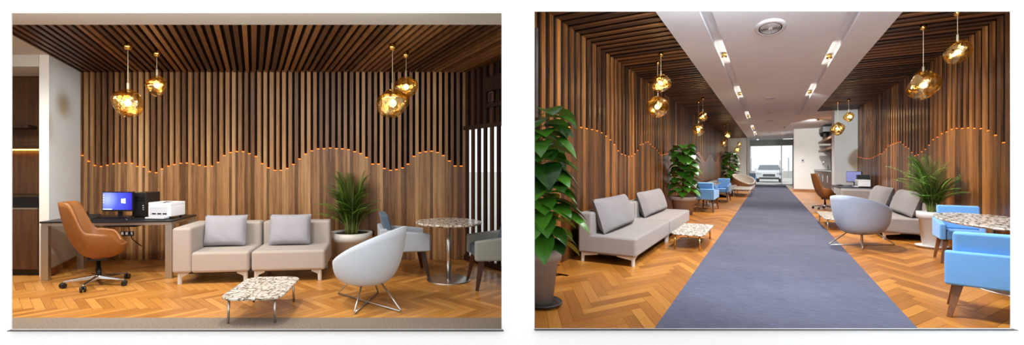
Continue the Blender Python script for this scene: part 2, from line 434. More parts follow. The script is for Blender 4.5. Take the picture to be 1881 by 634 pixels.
# slatted screen at the right end, daylight behind it
ax,az=wx(854),ZW-.03
sd=Vector((.506,-.862,0)).normalized(); sn=Vector((.862,.506,0)).normalized()
MS=Matrix(((sd.x,sn.x,0,ax),(sd.y,sn.y,0,az),(0,0,1,0),(0,0,0,1)))
sc_=thing('slatted_screen','dark vertical slat screen with daylight between its slats at the end of the sofa wall','screen')
LS=1.42
mb=MB()
for i in range(10):
    u=.03+i*.15
    if u>LS: break
    mb.box((u,-.015,.0),(u+.058,.015,HC),0,random.random(),MS)
mb.build('slat_panel',W_DARKSLAT,sc_)
mb=MB(); mb.box((0,-.035,1.93),(LS,.03,1.985),0,.4,MS); mb.build('rail',W_DARKSLAT,sc_)
mb=MB(); mb.box((0,-.03,0),(LS,.03,.08),0,.3,MS); mb.build('rail',W_DARKSLAT,sc_)
mb=MB(); mb.box((.55,-.045,2.42),(LS,.02,2.62),0,.2,MS); mb.box((.55,-.04,2.2),(LS,.02,2.25),0,.2,MS); mb.build('header_board',W_DARKSLAT,sc_)
mb=MB()
for u in (.64,.73): mb.box((u,-.05,2.27),(u+.012,-.04,2.40),0,.2,MS)
mb.box((.64,-.05,2.39),(.74,-.04,2.40),0,.2,MS)
mb.build('bracket',ALU,sc_)
mb=MB(); mb.box((.0,.05,1.97),(LS+.05,.09,HC+.3),0,.5,MS); struct('wall_right_upper',mb,W_DARKSLAT)
mb=MB(); mb.box((.0,.06,.0),(LS+.05,.066,1.97),0,.5,MS); struct('window_1',mb,GLASS)

# partition between the two lounges
mb=MB()
for (a,xa),(b,xb) in zip(PART,PART[1:]):
    mb.prism([(xa-.015,a),(xa+.015,a),(xb+.015,b),(xb-.015,b)],0,3.55)
struct('wall_partition',mb,WHITE)

# ================================================================== the white hall wall with its two openings
ZF=3.55
def fp(px,py): return ((px-PX)/F*ZF, H+(PY-py)/F*ZF)
o1=fp(21,24)+fp(921.5,605.5); o2=fp(982,21)+fp(1858,604)
xs=[-9,o1[0],o1[2],o2[0],o2[2],10]
mb=MB(); T=.008; top=3.6
def fbox(x0,x1,z0,z1): mb.box((x0,ZF,z0),(x1,ZF+T,z1))
for a,b in ((0,1),(2,3),(4,5)): fbox(xs[a],xs[b],0,top)
fbox(o1[0],o1[2],0,o1[3]); fbox(o1[0],o1[2],o1[1],top); fbox(o2[0],o2[2],0,o2[3]); fbox(o2[0],o2[2],o2[1],top)
struct('wall_front',mb,PAGE)
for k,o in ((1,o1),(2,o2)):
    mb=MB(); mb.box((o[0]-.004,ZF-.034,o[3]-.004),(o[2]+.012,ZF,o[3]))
    struct('trim_%d'%k,mb,SHADOWG)  # added strip under the opening, coloured dark to stand in for a drop shadow
mb=MB(); mb.box((-30,-14,-.1),(40,ZF,-.012)); struct('floor_hall',mb,HALLF)
mb=MB(); mb.box((-60,ZF,-.2),(110,130,-.03)); struct('ground',mb,CONC)

# ================================================================== CORRIDOR LOUNGE : shell (local x = across t, local y = along s, turned by -PHI)
RZ=-PHI; TL,TR=-2.45,2.65; HR=3.48
def s0(t,z=3.62): return (z+t*SN)/CS               # first s behind the hall wall
def wall_s(px,t):
    m=(px-PX)/F; return t*(m*SN+CS)/(m*CS-SN)
def wall_pt(px,py,t):
    s=wall_s(px,t); z=-t*SN+s*CS; return (s, H+(PY-py)/F*z)
def interp(pts,s):
    if s<=pts[0][0]: return pts[0][1]
    for (a,ha),(b,hb) in zip(pts,pts[1:]):
        if s<=b: f=(s-a)/(b-a); f=f*f*(3-2*f); return ha+(hb-ha)*f
    return pts[-1][1]
wl=[wall_pt(x,y,TL) for x,y in ((1003,240),(1019,236),(1034,235),(1047,234.5),(1059,234),(1070,236),(1091,240),(1100,243),(1109,249),(1117,256),(1125,265),(1134,278),(1141,284),(1153,288),(1160,287),(1165,283),(1176,266),(1188,261),(1198,270),(1213,285),(1226,283))]
last=wl[-1][0]; s=last+2
lo,hi=wl[-2][1]-.1,wl[-4][1]
i=0
while s<44: wl.append((s, hi if i%2==0 else lo)); s+=2.6; i+=1
wr=sorted(wall_pt(x,y,TR) for x,y in ((1856,268),(1844,261),(1829,247),(1814,238.7),(1800,236),(1776,236),(1755,237),(1736,245),(1718,257),(1703,275),(1685,287),(1667,270),(1655,261),(1637,267),(1622,283),(1598,292),(1574,289)))
PITCH,GW=.28,.15
def slat_wall(name,t,s_a,s_b,prof,sign,grp,lab,ext):
    mb=MB(); s=s_a
    while s<s_b:
        e=min(s+PITCH-GW,s_b)
        mb.box(*sorted_box((t,s,0),(t-sign*.028,e,HR)),0,random.random())
        if e<s_b:
            h=interp(prof,e+GW/2); g1=min(e+GW,s_b)
            mb.box(*sorted_box((t,e,0),(t-sign*.025,g1,h)),0,random.random()*.85)
            mb.box(*sorted_box((t,e,h),(t-sign*.004,g1,HR)),1,.2)
            X,Y=RW(t-sign*.004,e+GW/2)
            put_led((X,Y,h),RZ+(PI/2 if sign<0 else -PI/2),grp,lab,(2.0,.6,1.0))
        s+=PITCH
    mb.box(*sorted_box((t,s_a,0),(t+sign*.1,s_b,HR+.1)),1,.2)
    return struct(name,mb,[W_SLAT_R,FELT,WHITE],(0,0,0),RZ)
def sorted_box(a,b):
    return tuple(min(p,q) for p,q in zip(a,b)), tuple(max(p,q) for p,q in zip(a,b))
SL0,SL1=5.47,40.0; SR0,SR1=s0(TR)+.1,22.7
slat_wall('wall_corridor_left',TL,SL0,SL1,wl,-1,'amber lights in the corridor sofa wall','small amber light at the foot of a slot in the corridor left wall',None)
slat_wall('wall_corridor_right',TR,SR0,SR1,wr,1,'amber lights in the corridor desk wall','small amber light at the foot of a slot in the corridor right wall',None)
# slatted ceilings
def slat_ceiling(name,ta,tb,s_a,s_b):
    mb=MB(); s=s_a
    while s<s_b:
        e=min(s+PITCH-GW,s_b)
        if s>max(s0(ta),s0(tb)): mb.box((ta,s,HR),(tb,e,HR+.03),0,random.random())
        s+=PITCH
    a0,b0=max(s_a,s0(ta)),max(s_a,s0(tb))
    mb.prism([(ta,a0),(tb,b0),(tb,s_b),(ta,s_b)],HR+.034,HR+.12,1)
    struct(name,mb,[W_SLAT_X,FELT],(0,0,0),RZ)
TCL,TCR=-1.24,1.47
slat_ceiling('ceiling_slatted_left',TL,TCL,SL0,SL1)
slat_ceiling('ceiling_slatted_right',TCR,TR,SR0,SR1)
mb=MB()
def strip(ta,tb,sb,z0,z1,sa=None):
    mb.prism([(ta,sa or s0(ta)),(tb,sa or s0(tb)),(tb,sb),(ta,sb)],z0,z1)
GL=(-.76,-.62); GR=(.87,1.01)
strip(TCL,GL[0],44.2,HR,HR+.12); strip(GL[0],GL[1],44.2,HR+.09,HR+.14); strip(GL[1],GR[0],44.2,HR,HR+.12)
strip(GR[0],GR[1],24.0,HR+.09,HR+.14); strip(GR[1],TCR,24.0,HR,HR+.12); strip(GR[0],2.9,44.2,HR+.06,HR+.14,24.0)
strip(TCR,2.9,24.0,HR+.002,HR+.12,SR1); strip(TCL-1.3,TCL,44.2,HR,HR+.12,SL1)
struct('ceiling_corridor',mb,CEILW,(0,0,0),RZ)
# far end walls
mb=MB(); mb.box((TL-.1,SL1,0),(-1.17,SL1+.12,HR)); mb.box((-1.3,SL1,0),(-1.19,44.1,HR)); struct('wall_corridor_end',mb,WHITE,(0,0,0),RZ)
mb=MB(); mb.box((1.16,33.2,0),(3.0,33.4,HR+.06)); mb.box((1.5,33.4,0),(1.62,44.1,HR+.06)); struct('wall_corridor_white',mb,WHITE,(0,0,0),RZ)
mb=MB(); mb.box((1.14,33.17,0),(2.1,33.2,.14)); struct('baseboard_corridor',mb,W_SKIRT,(0,0,0),RZ)
mb=MB(); mb.box((1.99,SR1,0),(2.75,SR1+.9,HR+.05)); struct('wall_pier_corridor',mb,WHITE,(0,0,0),RZ)
mb=MB(); mb.box((2.75,SR1+.9,0),(2.85,33.2,HR+.05),0,.4); struct('wall_kitchen_corridor',mb,W_PANEL,(0,0,0),RZ)
# floor
ins=lambda t,s: -t*SN+s*CS>3.62 and t>TL-.2
mb=MB()
ST=2.1                                            # long boards laid along the corridor
def wl_(a): return (a[0]*CS-a[1]*SN,(a[0]*SN+a[1]*CS)/ST)
RPL=[halfplane(wl_((1.03,5.07)),wl_((.70,3.6))),halfplane(wl_((1.2,5.8)),wl_((1.03,5.07))),halfplane(wl_((.6,3.6)),wl_((9,3.6)))]
tmp=MB(); herringbone(tmp,lambda t,q: -t*SN+q*ST*CS>3.3,TL-.1,2.8,2.6/ST,44.0/ST,L=.54,Wd=.09,rot=0,planes=lambda x,y: RPL if y<8/ST else ())
tmp.v=[(x,y*ST,z) for x,y,z in tmp.v]
_q=[(X*CS-Y*SN,X*SN+Y*CS,-.004) for X,Y in ((.63,3.58),(.775,4.95),(1.0,5.06),(1.19,5.78))]
n=tmp.add(_q+[(TL-.1,44.1,-.004),(2.8,44.1,-.004),(2.8,s0(2.8),-.004)]); tmp.face([n+i for i in range(7)],1)
struct('floor_corridor',tmp,[HERRR,GAPW],(0,0,0),RZ)
mb=MB(); mb.prism([(-.79,s0(-.79)),(1.03,s0(1.03)),(1.03,43.9),(-.79,43.9)],0,.006)
tag(mb.build('carpet_runner',CARP_R,None,(0,0,0),(0,0,RZ)),'long blue-grey woven carpet runner down the middle of the corridor','carpet')
# glazed end
gd=[-1.19,.78,1.5]
mb=MB(); mb.box((-1.19,44.0,.0),(1.5,44.02,3.1)); struct('window_2',mb,GLASS,(0,0,0),RZ)
mb=MB()
for t in (-1.19,.76,1.44): mb.box((t,43.95,0),(t+.06,44.05,3.1))
mb.box((-1.19,43.95,0),(1.5,44.05,.1)); struct('door_1_frame',mb,ALU,(0,0,0),RZ)
mb=MB(); mb.box((-1.19,43.85,3.02),(1.5,44.1,HR)); struct('trim_3',mb,plain('grey_header',lin(160,164,160),.6),(0,0,0),RZ)
d=thing('door_handle_bar','slim upright steel pull handle on the glass doors at the corridor end','handle',rloc(.7,43.9),RZ)
mb=MB(); mb.tube([(0,-.06,.75),(0,-.06,1.9)],.02,8); mb.build('grip',METAL,d)
mb=MB(); mb.tube([(0,-.06,.9),(0,.06,.9)],.012,6); mb.tube([(0,-.06,1.75),(0,.06,1.75)],.012,6); mb.build('standoff',METAL,d)

# ================================================================== furniture builders (front faces local -y)
def rb(name, a, b, m, parent, bevel=.03, seg=4, **k):
    mb=MB(); mb.box(a,b); return mb.build(name,m,parent,bevel=bevel,seg=seg,**k)

def sofa(label, loc, rz, Wd, D, arm, m, m_leg, hs=.38, hb=.67, group=None, armw=.21, lw=.09):
    """two joined modules; local origin at the front left corner on the floor, front at y = 0"""
    t=thing('sofa',label,'sofa',loc,rz,group)
    z0=.135; mid=Wd/2
    a0=armw if arm=='left' else 0; a1=Wd-armw if arm=='right' else Wd
    rb('seat',(a0,0,z0),(mid-.012,D,hs),m,t,.035)
    rb('seat',(mid+.012,0,z0),(a1,D,hs),m,t,.035)
    rb('backrest',(a0,D-.2,hs-.06),(mid-.012,D,hb),m,t,.035)
    rb('backrest',(mid+.012,D-.2,hs-.06),(a1,D,hb),m,t,.035)
    if arm=='left': rb('armrest',(0,0,z0),(armw+.002,D,hb),m,t,.035)
    if arm=='right': rb('armrest',(Wd-armw-.002,0,z0),(Wd,D,hb),m,t,.035)
    rb('base_frame',(.06,.05,z0-.015),(Wd-.06,D-.05,z0+.02),BLACK,t,.004,1)
    for x,sx in ((.07,1),(mid-.06,-1),(mid+.06,1),(Wd-.07,-1)):
        for y in (.05,D-.05):
            mb=MB(); w=.022
            mb.prism([(x-w,0),(x+w,0),(x+w+sx*.004,z0-.05),(x+sx*lw*1.1,z0-.018),(x+sx*lw*1.1,z0),(x-w,z0)] if sx>0 else
                     [(x+w,0),(x-w,0),(x-w-.004,z0-.05),(x-lw*1.1,z0-.018),(x-lw*1.1,z0),(x+w,z0)],-.012,.012,
                     M=Matrix.Translation((0,y,0))@Matrix.Rotation(PI/2,4,'X'))
            sy=1 if y<D/2 else -1
            q=[(y-w,0),(y+w,0),(y+w+sy*.004,z0-.05),(y+sy*lw*1.1,z0-.018),(y+sy*lw*1.1,z0),(y-w,z0)] if sy>0 else [(y+w,0),(y-w,0),(y-w-.004,z0-.05),(y-lw*1.1,z0-.018),(y-lw*1.1,z0),(y+w,z0)]
            mb.prism(q,-.012,.012,M=Matrix.Translation((x,0,0))@Matrix(((0,0,1,0),(1,0,0,0),(0,1,0,0),(0,0,0,1))))
            mb.build('leg',m_leg,t,bevel=.004,seg=2)
    return t
def pillow(label, loc, rx, rz, w, h, th, m, group):
    mb=MB()
    def fn(sgn):
        def f(u,v):
            a=2*u-1; b=2*v-1
            k=max(0,(1-abs(a)**3.2))*max(0,(1-abs(b)**3.2))
            pin=1-.035*(1-abs(a)**2)*abs(b)**6; pin2=1-.035*(1-abs(b)**2)*abs(a)**6
            wr=.008*math.sin(a*9+b*5)*math.exp(-((b+.7)/.35)**2)+.006*math.sin(14*a-3*b)*math.exp(-((b-.75)/.3)**2)
            return (a*w/2*pin2, sgn*(th/2*k**.42+wr*k), h/2+b*h/2*pin)
        return f
    mb.grid(fn(-1),20,16); mb.grid(fn(1),20,16,flip=True)
    M=Matrix.Rotation(rx,4,'X')
    mb.v=[tuple(M@Vector(p)) for p in mb.v]
    o=mb.build('cushion',m,None,loc,(0,0,rz),smooth=True)
    return tag(o,label,'cushion',group)

def rrect(w,d,r,n=6):
    pts=[]
    for cx,cy,a in ((w/2-r,d/2-r,0),(-w/2+r,d/2-r,90),(-w/2+r,-d/2+r,180),(w/2-r,-d/2+r,270)):
        for i in range(n+1): th=math.radians(a+90*i/n); pts.append((cx+r*math.cos(th),cy+r*math.sin(th)))
    return pts
def coffee_table(label, loc, rz, w, d, h, group=None, r=.13, leg_r=.011, m_leg=None):
    t=thing('coffee_table',label,'table',loc,rz,group)
    mb=MB(); mb.prism(rrect(w,d,r),h-.022,h); mb.build('table_top',MARBLE,t,bevel=.006,seg=2)
    mb=MB(); q=rrect(w-.12,d-.12,r*.8); mb.tube([(x,y,h-.03) for x,y in q],.009,8,closed=True); mb.build('frame_ring',m_leg or METAL,t)
    for sx in (-1,1):
        for sy in (-1,1):
            mb=MB(); mb.tube([(sx*(w/2-.07),sy*(d/2-.08),h-.028),(sx*(w/2-.065),sy*(d/2-.07),0)],leg_r,10); mb.build('leg',m_leg or METAL,t)
    return t
def round_table(label, loc, rz, r, h, rb_=.27, scale=(1,1,1)):
    t=thing('bistro_table',label,'table',loc,rz,None,scale)
    mb=MB(); mb.lathe([(r-.02,h-.03),(r,h-.018),(r,h-.004),(r-.006,h)],56); mb.build('table_top',MARBLE,t)
    mb=MB(); mb.lathe([(.032,.015),(.032,h-.03)],24); mb.lathe([(.12,h-.045),(.12,h-.03)],24); mb.build('column',METAL,t)
    mb=MB(); mb.lathe([(rb_,0),(rb_,.008),(rb_-.012,.014),(.05,.02)],48); mb.build('base_plate',METAL,t)
    return t
def armchair(label, loc, rz, m_out, m_in, m_leg, group=None, scale=(1,1,1), w=.64, d=.62, hz=.33, ha=.57, hb=.79):
    t=thing('armchair',label,'chair',loc,rz,group,scale); aw=.085
    rb('seat',(-w/2+aw,-d/2+.03,hz),(w/2-aw,d/2-.08,hz+.13),m_in,t,.025)
    for sx in (-1,1):
        mb=MB(); x0,x1=sorted((sx*w/2,sx*(w/2-aw)))
        mb.hexa([(x0,-d/2,hz),(x1,-d/2,hz),(x1,d/2-.02,hz),(x0,d/2-.02,hz),(x0,-d/2,ha-.02),(x1,-d/2,ha-.02),(x1,d/2-.02,ha+.04),(x0,d/2-.02,ha+.04)])
        mb.build('armrest',m_out,t,bevel=.02,seg=3)
    mb=MB(); mb.hexa([(-w/2+.001,d/2-.1,hz),(w/2-.001,d/2-.1,hz),(w/2-.001,d/2,hz),(-w/2+.001,d/2,hz),(-w/2+.001,d/2-.09,ha+.05),(w/2-.001,d/2-.09,ha+.05),(w/2-.001,d/2+.01,ha+.05),(-w/2+.001,d/2+.01,ha+.05)])
    mb.build('backrest',m_out,t,bevel=.02,seg=3)
    mb=MB(); mb.hexa([(-w/2+.05,d/2-.19,hz+.13),(w/2-.05,d/2-.19,hz+.13),(w/2-.05,d/2-.08,hz+.13),(-w/2+.05,d/2-.08,hz+.13),(-w/2+.05,d/2-.1,hb),(w/2-.05,d/2-.1,hb),(w/2-.05,d/2+.0,hb),(-w/2+.05,d/2+.0,hb)])
    mb.build('back_cushion',m_in,t,bevel=.03,seg=4)
    for sx in (-1,1):
        for sy in (-1,1):
            mb=MB(); tx,ty=sx*(w/2-.09),sy*(d/2-.09); bx,by=sx*(w/2-.03),sy*(d/2-.02); a,b=.032,.017
            mb.hexa([(bx-b,by-b,0),(bx+b,by-b,0),(bx+b,by+b,0),(bx-b,by+b,0),(tx-a,ty-a,hz+.01),(tx+a,ty-a,hz+.01),(tx+a,ty+a,hz+.01),(tx-a,ty+a,hz+.01)],0,random.random())
            mb.build('leg',m_leg,t,bevel=.004,seg=2)
    return t
def shell(mb, rim, rad, z0, thick, nu=56, nv=14, p=1.0, lean=0.0, ell=(1,1), pr=.55):
    """bucket open at local -y: rim(a) height and rad(a) rim radius by angle a (0 = back, +-pi = front)"""
    def surf(off, inner):
        def f(u,v):
            a=2*PI*u; h=rim(a); R=rad(a)-off
            k=v
            zz=z0+off*(1.0 if inner else 0)+(h-z0-(off if inner else 0))*(k**1.75)
            rr=R*(math.sin(k*PI/2)**pr) if k>0 else 0.0
            x=rr*math.sin(a)*ell[0]; y=rr*math.cos(a)*ell[1]+lean*max(0,zz-z0)*max(0,math.cos(a))
            return (x,y,zz)
        return f
    mb.grid(surf(0,False),nu,nv,close_u=True)
    mb.grid(surf(thick,True),nu,nv,close_u=True,flip=True)
    n=len(mb.v); 
    o=n-2*(nv+1)*nu+nv*nu; q=n-nu
    for i in range(nu): j=(i+1)%nu; mb.face((o+i,o+j,q+j,q+i),0,.5,True)
def ss(a,b,x):
    x=max(0,min(1,(x-a)/(b-a))); return x*x*(3-2*x)
def tub_chair(label, loc, rz, m_sh, m_in, group=None, scale=(1,1,1), feet=None, hf=.40, hb=.76, z0=.2, r=.36, m_leg=None, lean=.12):
    t=thing('tub_chair',label,'chair',loc,rz,group,scale)
    mb=MB()
    rim=lambda a: hf+(hb-hf)*(.5+.5*math.cos(a))**.75
    shell(mb,rim,lambda a:r,z0,.035,lean=lean,pr=.42)
    mb.build('seat_shell',m_sh,t,smooth=True)
    mb=MB(); mb.lathe([(.02,.0),(.21,.0),(.25,.03),(.255,.07),(.23,.1),(.1,.115),(.01,.118)],32,(0,0,z0+.075)); mb.build('seat_cushion',m_in,t,smooth=True)
    mb=MB(); zt=z0+.03
    ft=feet or [(-.3,.3),(.3,.3),(-.3,-.3),(.3,-.3)]
    tops=[(x*.45,y*.45) for x,y in ft]
    for (x,y),(a,b) in zip(ft,tops):
        mb2=MB(); mb2.tube([(a,b,zt),(a+(x-a)*.96,b+(y-b)*.96,.03),(x,y,.012)],.0095,8); mb2.build('leg',m_leg or METAL,t)
    mb.tube([(ft[0][0],ft[0][1],.011),(ft[3][0],ft[3][1],.011)],.0095,8); mb.tube([(ft[1][0],ft[1][1],.011),(ft[2][0],ft[2][1],.011)],.0095,8)
    mb.build('cross_bar',m_leg or METAL,t)
    return t
def office_chair(label, loc, rz, scale=(1,1,1), spin=0, hb=1.0):
    t=thing('office_chair',label,'chair',loc,rz,None,scale)
    def rim(a):
        a=abs((a+PI)%(2*PI)-PI); d=math.degrees(a)
        return hb-.02 -(hb-.02-.64)*ss(46,80,d) -.02*ss(80,110,d) -.14*ss(108,150,d)
    def rad(a):
        a=abs((a+PI)%(2*PI)-PI); d=math.degrees(a)
        return .285+.03*ss(40,85,d)*(1-ss(100,150,d))+.0*d
    mb=MB(); shell(mb,rim,rad,.31,.04,nu=72,nv=18,lean=.14,pr=.7,ell=(.95,1.0)); mb.build('seat_shell',LEATHER,t,smooth=True)
    mb=MB(); mb.lathe([(.02,0),(.19,0),(.225,.03),(.22,.08),(.1,.1),(.01,.1)],32,(0,-.02,.42)); mb.build('seat_cushion',LEATHER,t,smooth=True)
    mb=MB(); mb.lathe([(.03,.06),(.03,.2),(.022,.2),(.022,.32)],20); mb.build('gas_column',BLACK,t)
    mb=MB(); mb.box((-.09,-.1,.295),(.09,.1,.325)); mb.tube([(.08,-.05,.3),(.24,-.07,.3)],.008,8); mb.box((.22,-.085,.285),(.29,-.055,.312)); mb.build('tilt_mechanism',BLACK,t,bevel=.005)
    mb=MB(); mb.lathe([(.045,.07),(.05,.1),(.04,.125)],20); mb.build('hub',CHROME,t)
    for i in range(5):
        a=spin+2*PI*i/5; c,s=math.cos(a),math.sin(a)
        M=Matrix.Rotation(a,4,'Z'); mb=MB()
        mb.hexa([M@Vector(p) for p in ((.03,-.026,.075),(.33,-.014,.062),(.33,.014,.062),(.03,.026,.075),(.03,-.022,.118),(.33,-.01,.082),(.33,.01,.082),(.03,.022,.118))])
        l=mb.build('base_arm',CHROME,t,bevel=.006,seg=2)
        mb=MB()
        for k in (-.018,.018):
            Mw=Matrix.Translation((c*.33,s*.33,.031))@Matrix.Rotation(a+.6,4,'Z')@Matrix.Translation((0,k,0))@Matrix.Rotation(PI/2,4,'X')
            q=len(mb.v); mb.lathe([(.026,-.011),(.031,-.007),(.031,.007),(.026,.011)],18); mb.v[q:]=[tuple(Mw@Vector(p)) for p in mb.v[q:]]
        mb.tube([(c*.33,s*.33,.03),(c*.33,s*.33,.07)],.009,8)
        mb.build('caster',BLACK,t)
    return t
def pendant(label, t_loc, ceil_h, h, rx, rz_, m_cord, yaw, group, squash=(1,1,1), seed=0, tilt=.3, glow=2.2):
    x,y=t_loc; t=thing('pendant_lamp',label,'lamp',(x,y,h),0,group)
    rnd=random.Random(seed); ph=[rnd.random()*6 for _ in range(6)]
    mb=MB()
    M=Matrix.Rotation(yaw,4,'Z')@Matrix.Diagonal((squash[0],squash[1],squash[2],1))@Matrix.Rotation(tilt,4,'Y')
    def f(u,v):
        a=2*PI*u; b=PI*(.02+.96*v)
        r=1+.10*math.sin(2*a+ph[0])*math.sin(b)+.08*math.sin(3*b+ph[1]+a)+.05*math.sin(3*a+2*b+ph[2])
        return tuple(M@Vector((rx*r*math.sin(b)*math.cos(a), rx*r*math.sin(b)*math.sin(a), -rz_*(1+.06*math.sin(2*a+ph[3]))*math.cos(b))))
    mb.grid(f,36,22,close_u=True); mb.build('lamp_shade',GOLD,t,smooth=True)
    mb=MB(); mb.lathe([(.004,-rx*.26),(rx*.2,-rx*.17),(rx*.26,0),(rx*.2,rx*.17),(.006,rx*.28)],16); mb.build('bulb',BULB,t)
    l=bpy.data.lights.new('pendant_glow','POINT'); l.energy=glow; l.color=(1,.86,.62); l.shadow_soft_size=rx*.3
    o=bpy.data.objects.new('pendant_glow',l); COL.objects.link(o); o.location=(x,y,h)
    ch=ceil_h-h
    mb=MB(); mb.tube([(0,0,rz_*.9),(0,0,ch-.05)],.0045*max(1,rx/.1)*.7,6); mb.lathe([(.012,rz_*.85),(.012,rz_*.85+.1)],10); mb.build('cord',m_cord,t)
    R=min(.045,rx*.36); mb=MB(); mb.lathe([(.008,ch-.085),(R*.7,ch-.075),(R,ch-.045),(R*.8,ch-.012),(R*.5,ch)],20); mb.build('canopy',GOLDM,t,smooth=True)
    return t
CORD=plain('pale_cord',lin(176,160,130),.5)

def leaf(mb, base, direc, up, L, w, droop, tone, seg=6, fold=.22):
    d=Vector(direc).normalized(); u=Vector(up); u=(u-d*u.dot(d)); u=u.normalized() if u.length>1e-4 else d.orthogonal().normalized(); side=d.cross(u)
    n0=len(mb.v)
    for i in range(seg+1):
        k=i/seg; ww=w*math.sin(PI*min(1,k*.94+.06))**.75*(1-.25*k) if i<seg else 0.002
        p=Vector(base)+d*L*(k-.12*droop*k*k)-Vector((0,0,1))*droop*L*k*k
        mb.add([p-side*ww+u*ww*fold, p, p+side*ww+u*ww*fold])
    for i in range(seg):
        a=n0+i*3
        mb.face((a,a+1,a+4,a+3),0,tone,True); mb.face((a+1,a+2,a+5,a+4),0,min(1,tone+.08),True)
def pot(t, m, r, h, rb_, lip=.06, soil=SOIL, saucer=None, saucer_m=None):
    mb=MB(); mb.lathe([(rb_,0),(rb_+(r-rb_)*.8*(h-lip*2)/h,h-lip*1.9),(r,h-lip*1.9),(r+.006,h),(r-.03,h),(r-.05,h-.08)],48,(0,0,.0 if not saucer else .02),cap1=False); mb.build('pot',m,t,smooth=False)
    mb=MB(); rnd=random.Random(3)
    mb.grid(lambda u,v:((r-.035)*v*math.cos(2*PI*u),(r-.035)*v*math.sin(2*PI*u),h-.03+.012*rnd.random()),40,8,close_u=True); mb.build('soil',soil,t)
    if saucer: 
        mb=MB(); mb.lathe([(saucer*.8,0),(saucer,.03),(saucer,.045),(saucer-.02,.045),(saucer-.04,.02)],40); mb.build('saucer',saucer_m or m,t)
def clamp(mb, lim):
    if not lim: return
    x0,x1,y0,y1=lim; k=[]
    for x,y,z in mb.v:
        if x<x0: x=x0+.03*(1-math.exp((x-x0)*2))
        if x>x1: x=x1-.03*(1-math.exp((x1-x)*2))
        if y<y0: y=y0+.03*(1-math.exp((y-y0)*2))
        if y>y1: y=y1-.03*(1-math.exp((y1-y)*2))
        k.append((x,y,z))
    mb.v=k
def palm(label, loc, rz, r, h, rb_, hp, spread, n, seed, mpot, saucer=None, scale=(1,1,1), group=None, lim=None):
    t=thing('potted_palm',label,'plant',loc,rz,group,scale); pot(t,mpot,r,h,rb_,saucer=saucer)
    rnd=random.Random(seed); fol=MB(); st=MB()
    for i in range(n):
        a=rnd.random()*2*PI; inner=rnd.random(); rr=r*.35*rnd.random()
        b=Vector((rr*math.cos(a),rr*math.sin(a),h-.03)); ht=hp*(.35+.65*rnd.random()); out=spread*(.35+.65*rnd.random())
        if ht>hp*.85: out*=.6
        pts=[]; ns=14
        for k in range(ns+1):
            q=k/ns; pts.append(b+Vector((math.cos(a)*out*q**1.9, math.sin(a)*out*q**1.9, ht*(1.25*q-.25*q**3.2)-.12*out*q**5)))
        st.tube(pts,[.006*(1-.75*k/ns) for k in range(ns+1)],5)
        tone=.25+.6*rnd.random()
        for k in range(4,ns+1):
            p=pts[k]; d=(pts[min(k+1,ns)]-pts[k-1]).normalized(); sd_=d.cross(Vector((0,0,1)))
            if sd_.length<.05: sd_=Vector((math.sin(a),-math.cos(a),0))
            sd_.normalize(); ll=.125*hp/.85*math.sin(PI*(.2+.75*(k-4)/(ns-4)))
            for sg in (-1,1):
                for hh in (0,.33,.66):
                    pp=p+(pts[min(k+1,ns)]-p)*hh
                    leaf(fol,pp,d*.55+sd_*sg+Vector((0,0,.12)),Vector((0,0,1)),ll*(.8+.4*rnd.random()),.0062*hp/.85,.35,min(1,tone+.2*rnd.random()),3,.1)
    clamp(st,lim); clamp(fol,lim)
    st.build('stem',STEM,t); fol.build('foliage',LEAF_P,t)
    return t
def leafy(label, loc, rz, r, h, rb_, hp, spread, n, seed, mpot, soil=SOIL, saucer=None, scale=(1,1,1), leafL=.24, group=None, cone=.5, wid=.55, lim=None):
    t=thing('potted_plant',label,'plant',loc,rz,group,scale); pot(t,mpot,r,h,rb_,soil=soil,saucer=saucer,saucer_m=BLACK)
    rnd=random.Random(seed); fol=MB(); st=MB()
    st.tube([(0,0,h-.05),(0,0,h+hp*.93)],.025,8)
    pet=MB()
    for i in range(n):
        q=(i+.5)/n; a=i*2.39996+rnd.random()*.6; z=h+.02+hp*q*.95
        o=spread*(1-cone*q)*(.45+.35*rnd.random())
        b=Vector((.02*math.cos(a),.02*math.sin(a),z)); d=Vector((math.cos(a),math.sin(a),.35)); e=b+d.normalized()*o*.55
        pet.tube([b,(b+e)/2+Vector((0,0,.02)),e],.0055,5)
        leaf(fol,e,Vector((math.cos(a+.3*(rnd.random()-.5)),math.sin(a+.3*(rnd.random()-.5)),.1+.3*rnd.random()-.2)),(0,0,1),leafL*(.75+.5*rnd.random())*(1-.25*q),leafL*wid*.6*(.8+.4*rnd.random()),.35+.3*rnd.random(),rnd.random(),7,.25)
    clamp(pet,lim); clamp(fol,lim)
    st.build('moss_pole',MOSS,t); pet.build('stem',STEM,t); fol.build('foliage',LEAF_B,t)
    return t

# ---------------------------------------------------------------- desk, computer, printer
def desk(label, loc, rz, w, d, h, scale=(1,1,1), leg_w=.1, leg_d=.055):
    """origin front left on the floor"""
    t=thing('desk',label,'desk',loc,rz,None,scale)
    rb('desk_top',(0,0,h-.022),(w,d,h),DESKTOP,t,.003,1)
    mb=MB(); mb.box((.012,.012,h-.055),(w-.012,.04,h-.0225)); mb.box((.012,d-.04,h-.055),(w-.012,d-.012,h-.0225)); mb.box((.012,.04,h-.055),(.05,d-.04,h-.0225)); mb.box((w-.05,.04,h-.055),(w-.012,d-.04,h-.0225)); mb.build('frame',ALU,t)
    for x in (.004,w-.004-leg_w*.85):
        for y in (.015,d-.015-leg_d):
            rb('leg',(x,y,0),(x+leg_w*.85,y+leg_d,h-.055),ALU,t,.004,1)
    mb=MB(); mb.box((w*.35,d*.5,h-.12),(w*.6,d*.75,h-.085)); mb.tube([(w*.5,d*.6,h-.06),(w*.52,d*.7,h-.3),(w*.55,d*.9,h-.42)],.006,6); mb.build('cable_tray',BLACK,t)
    return t
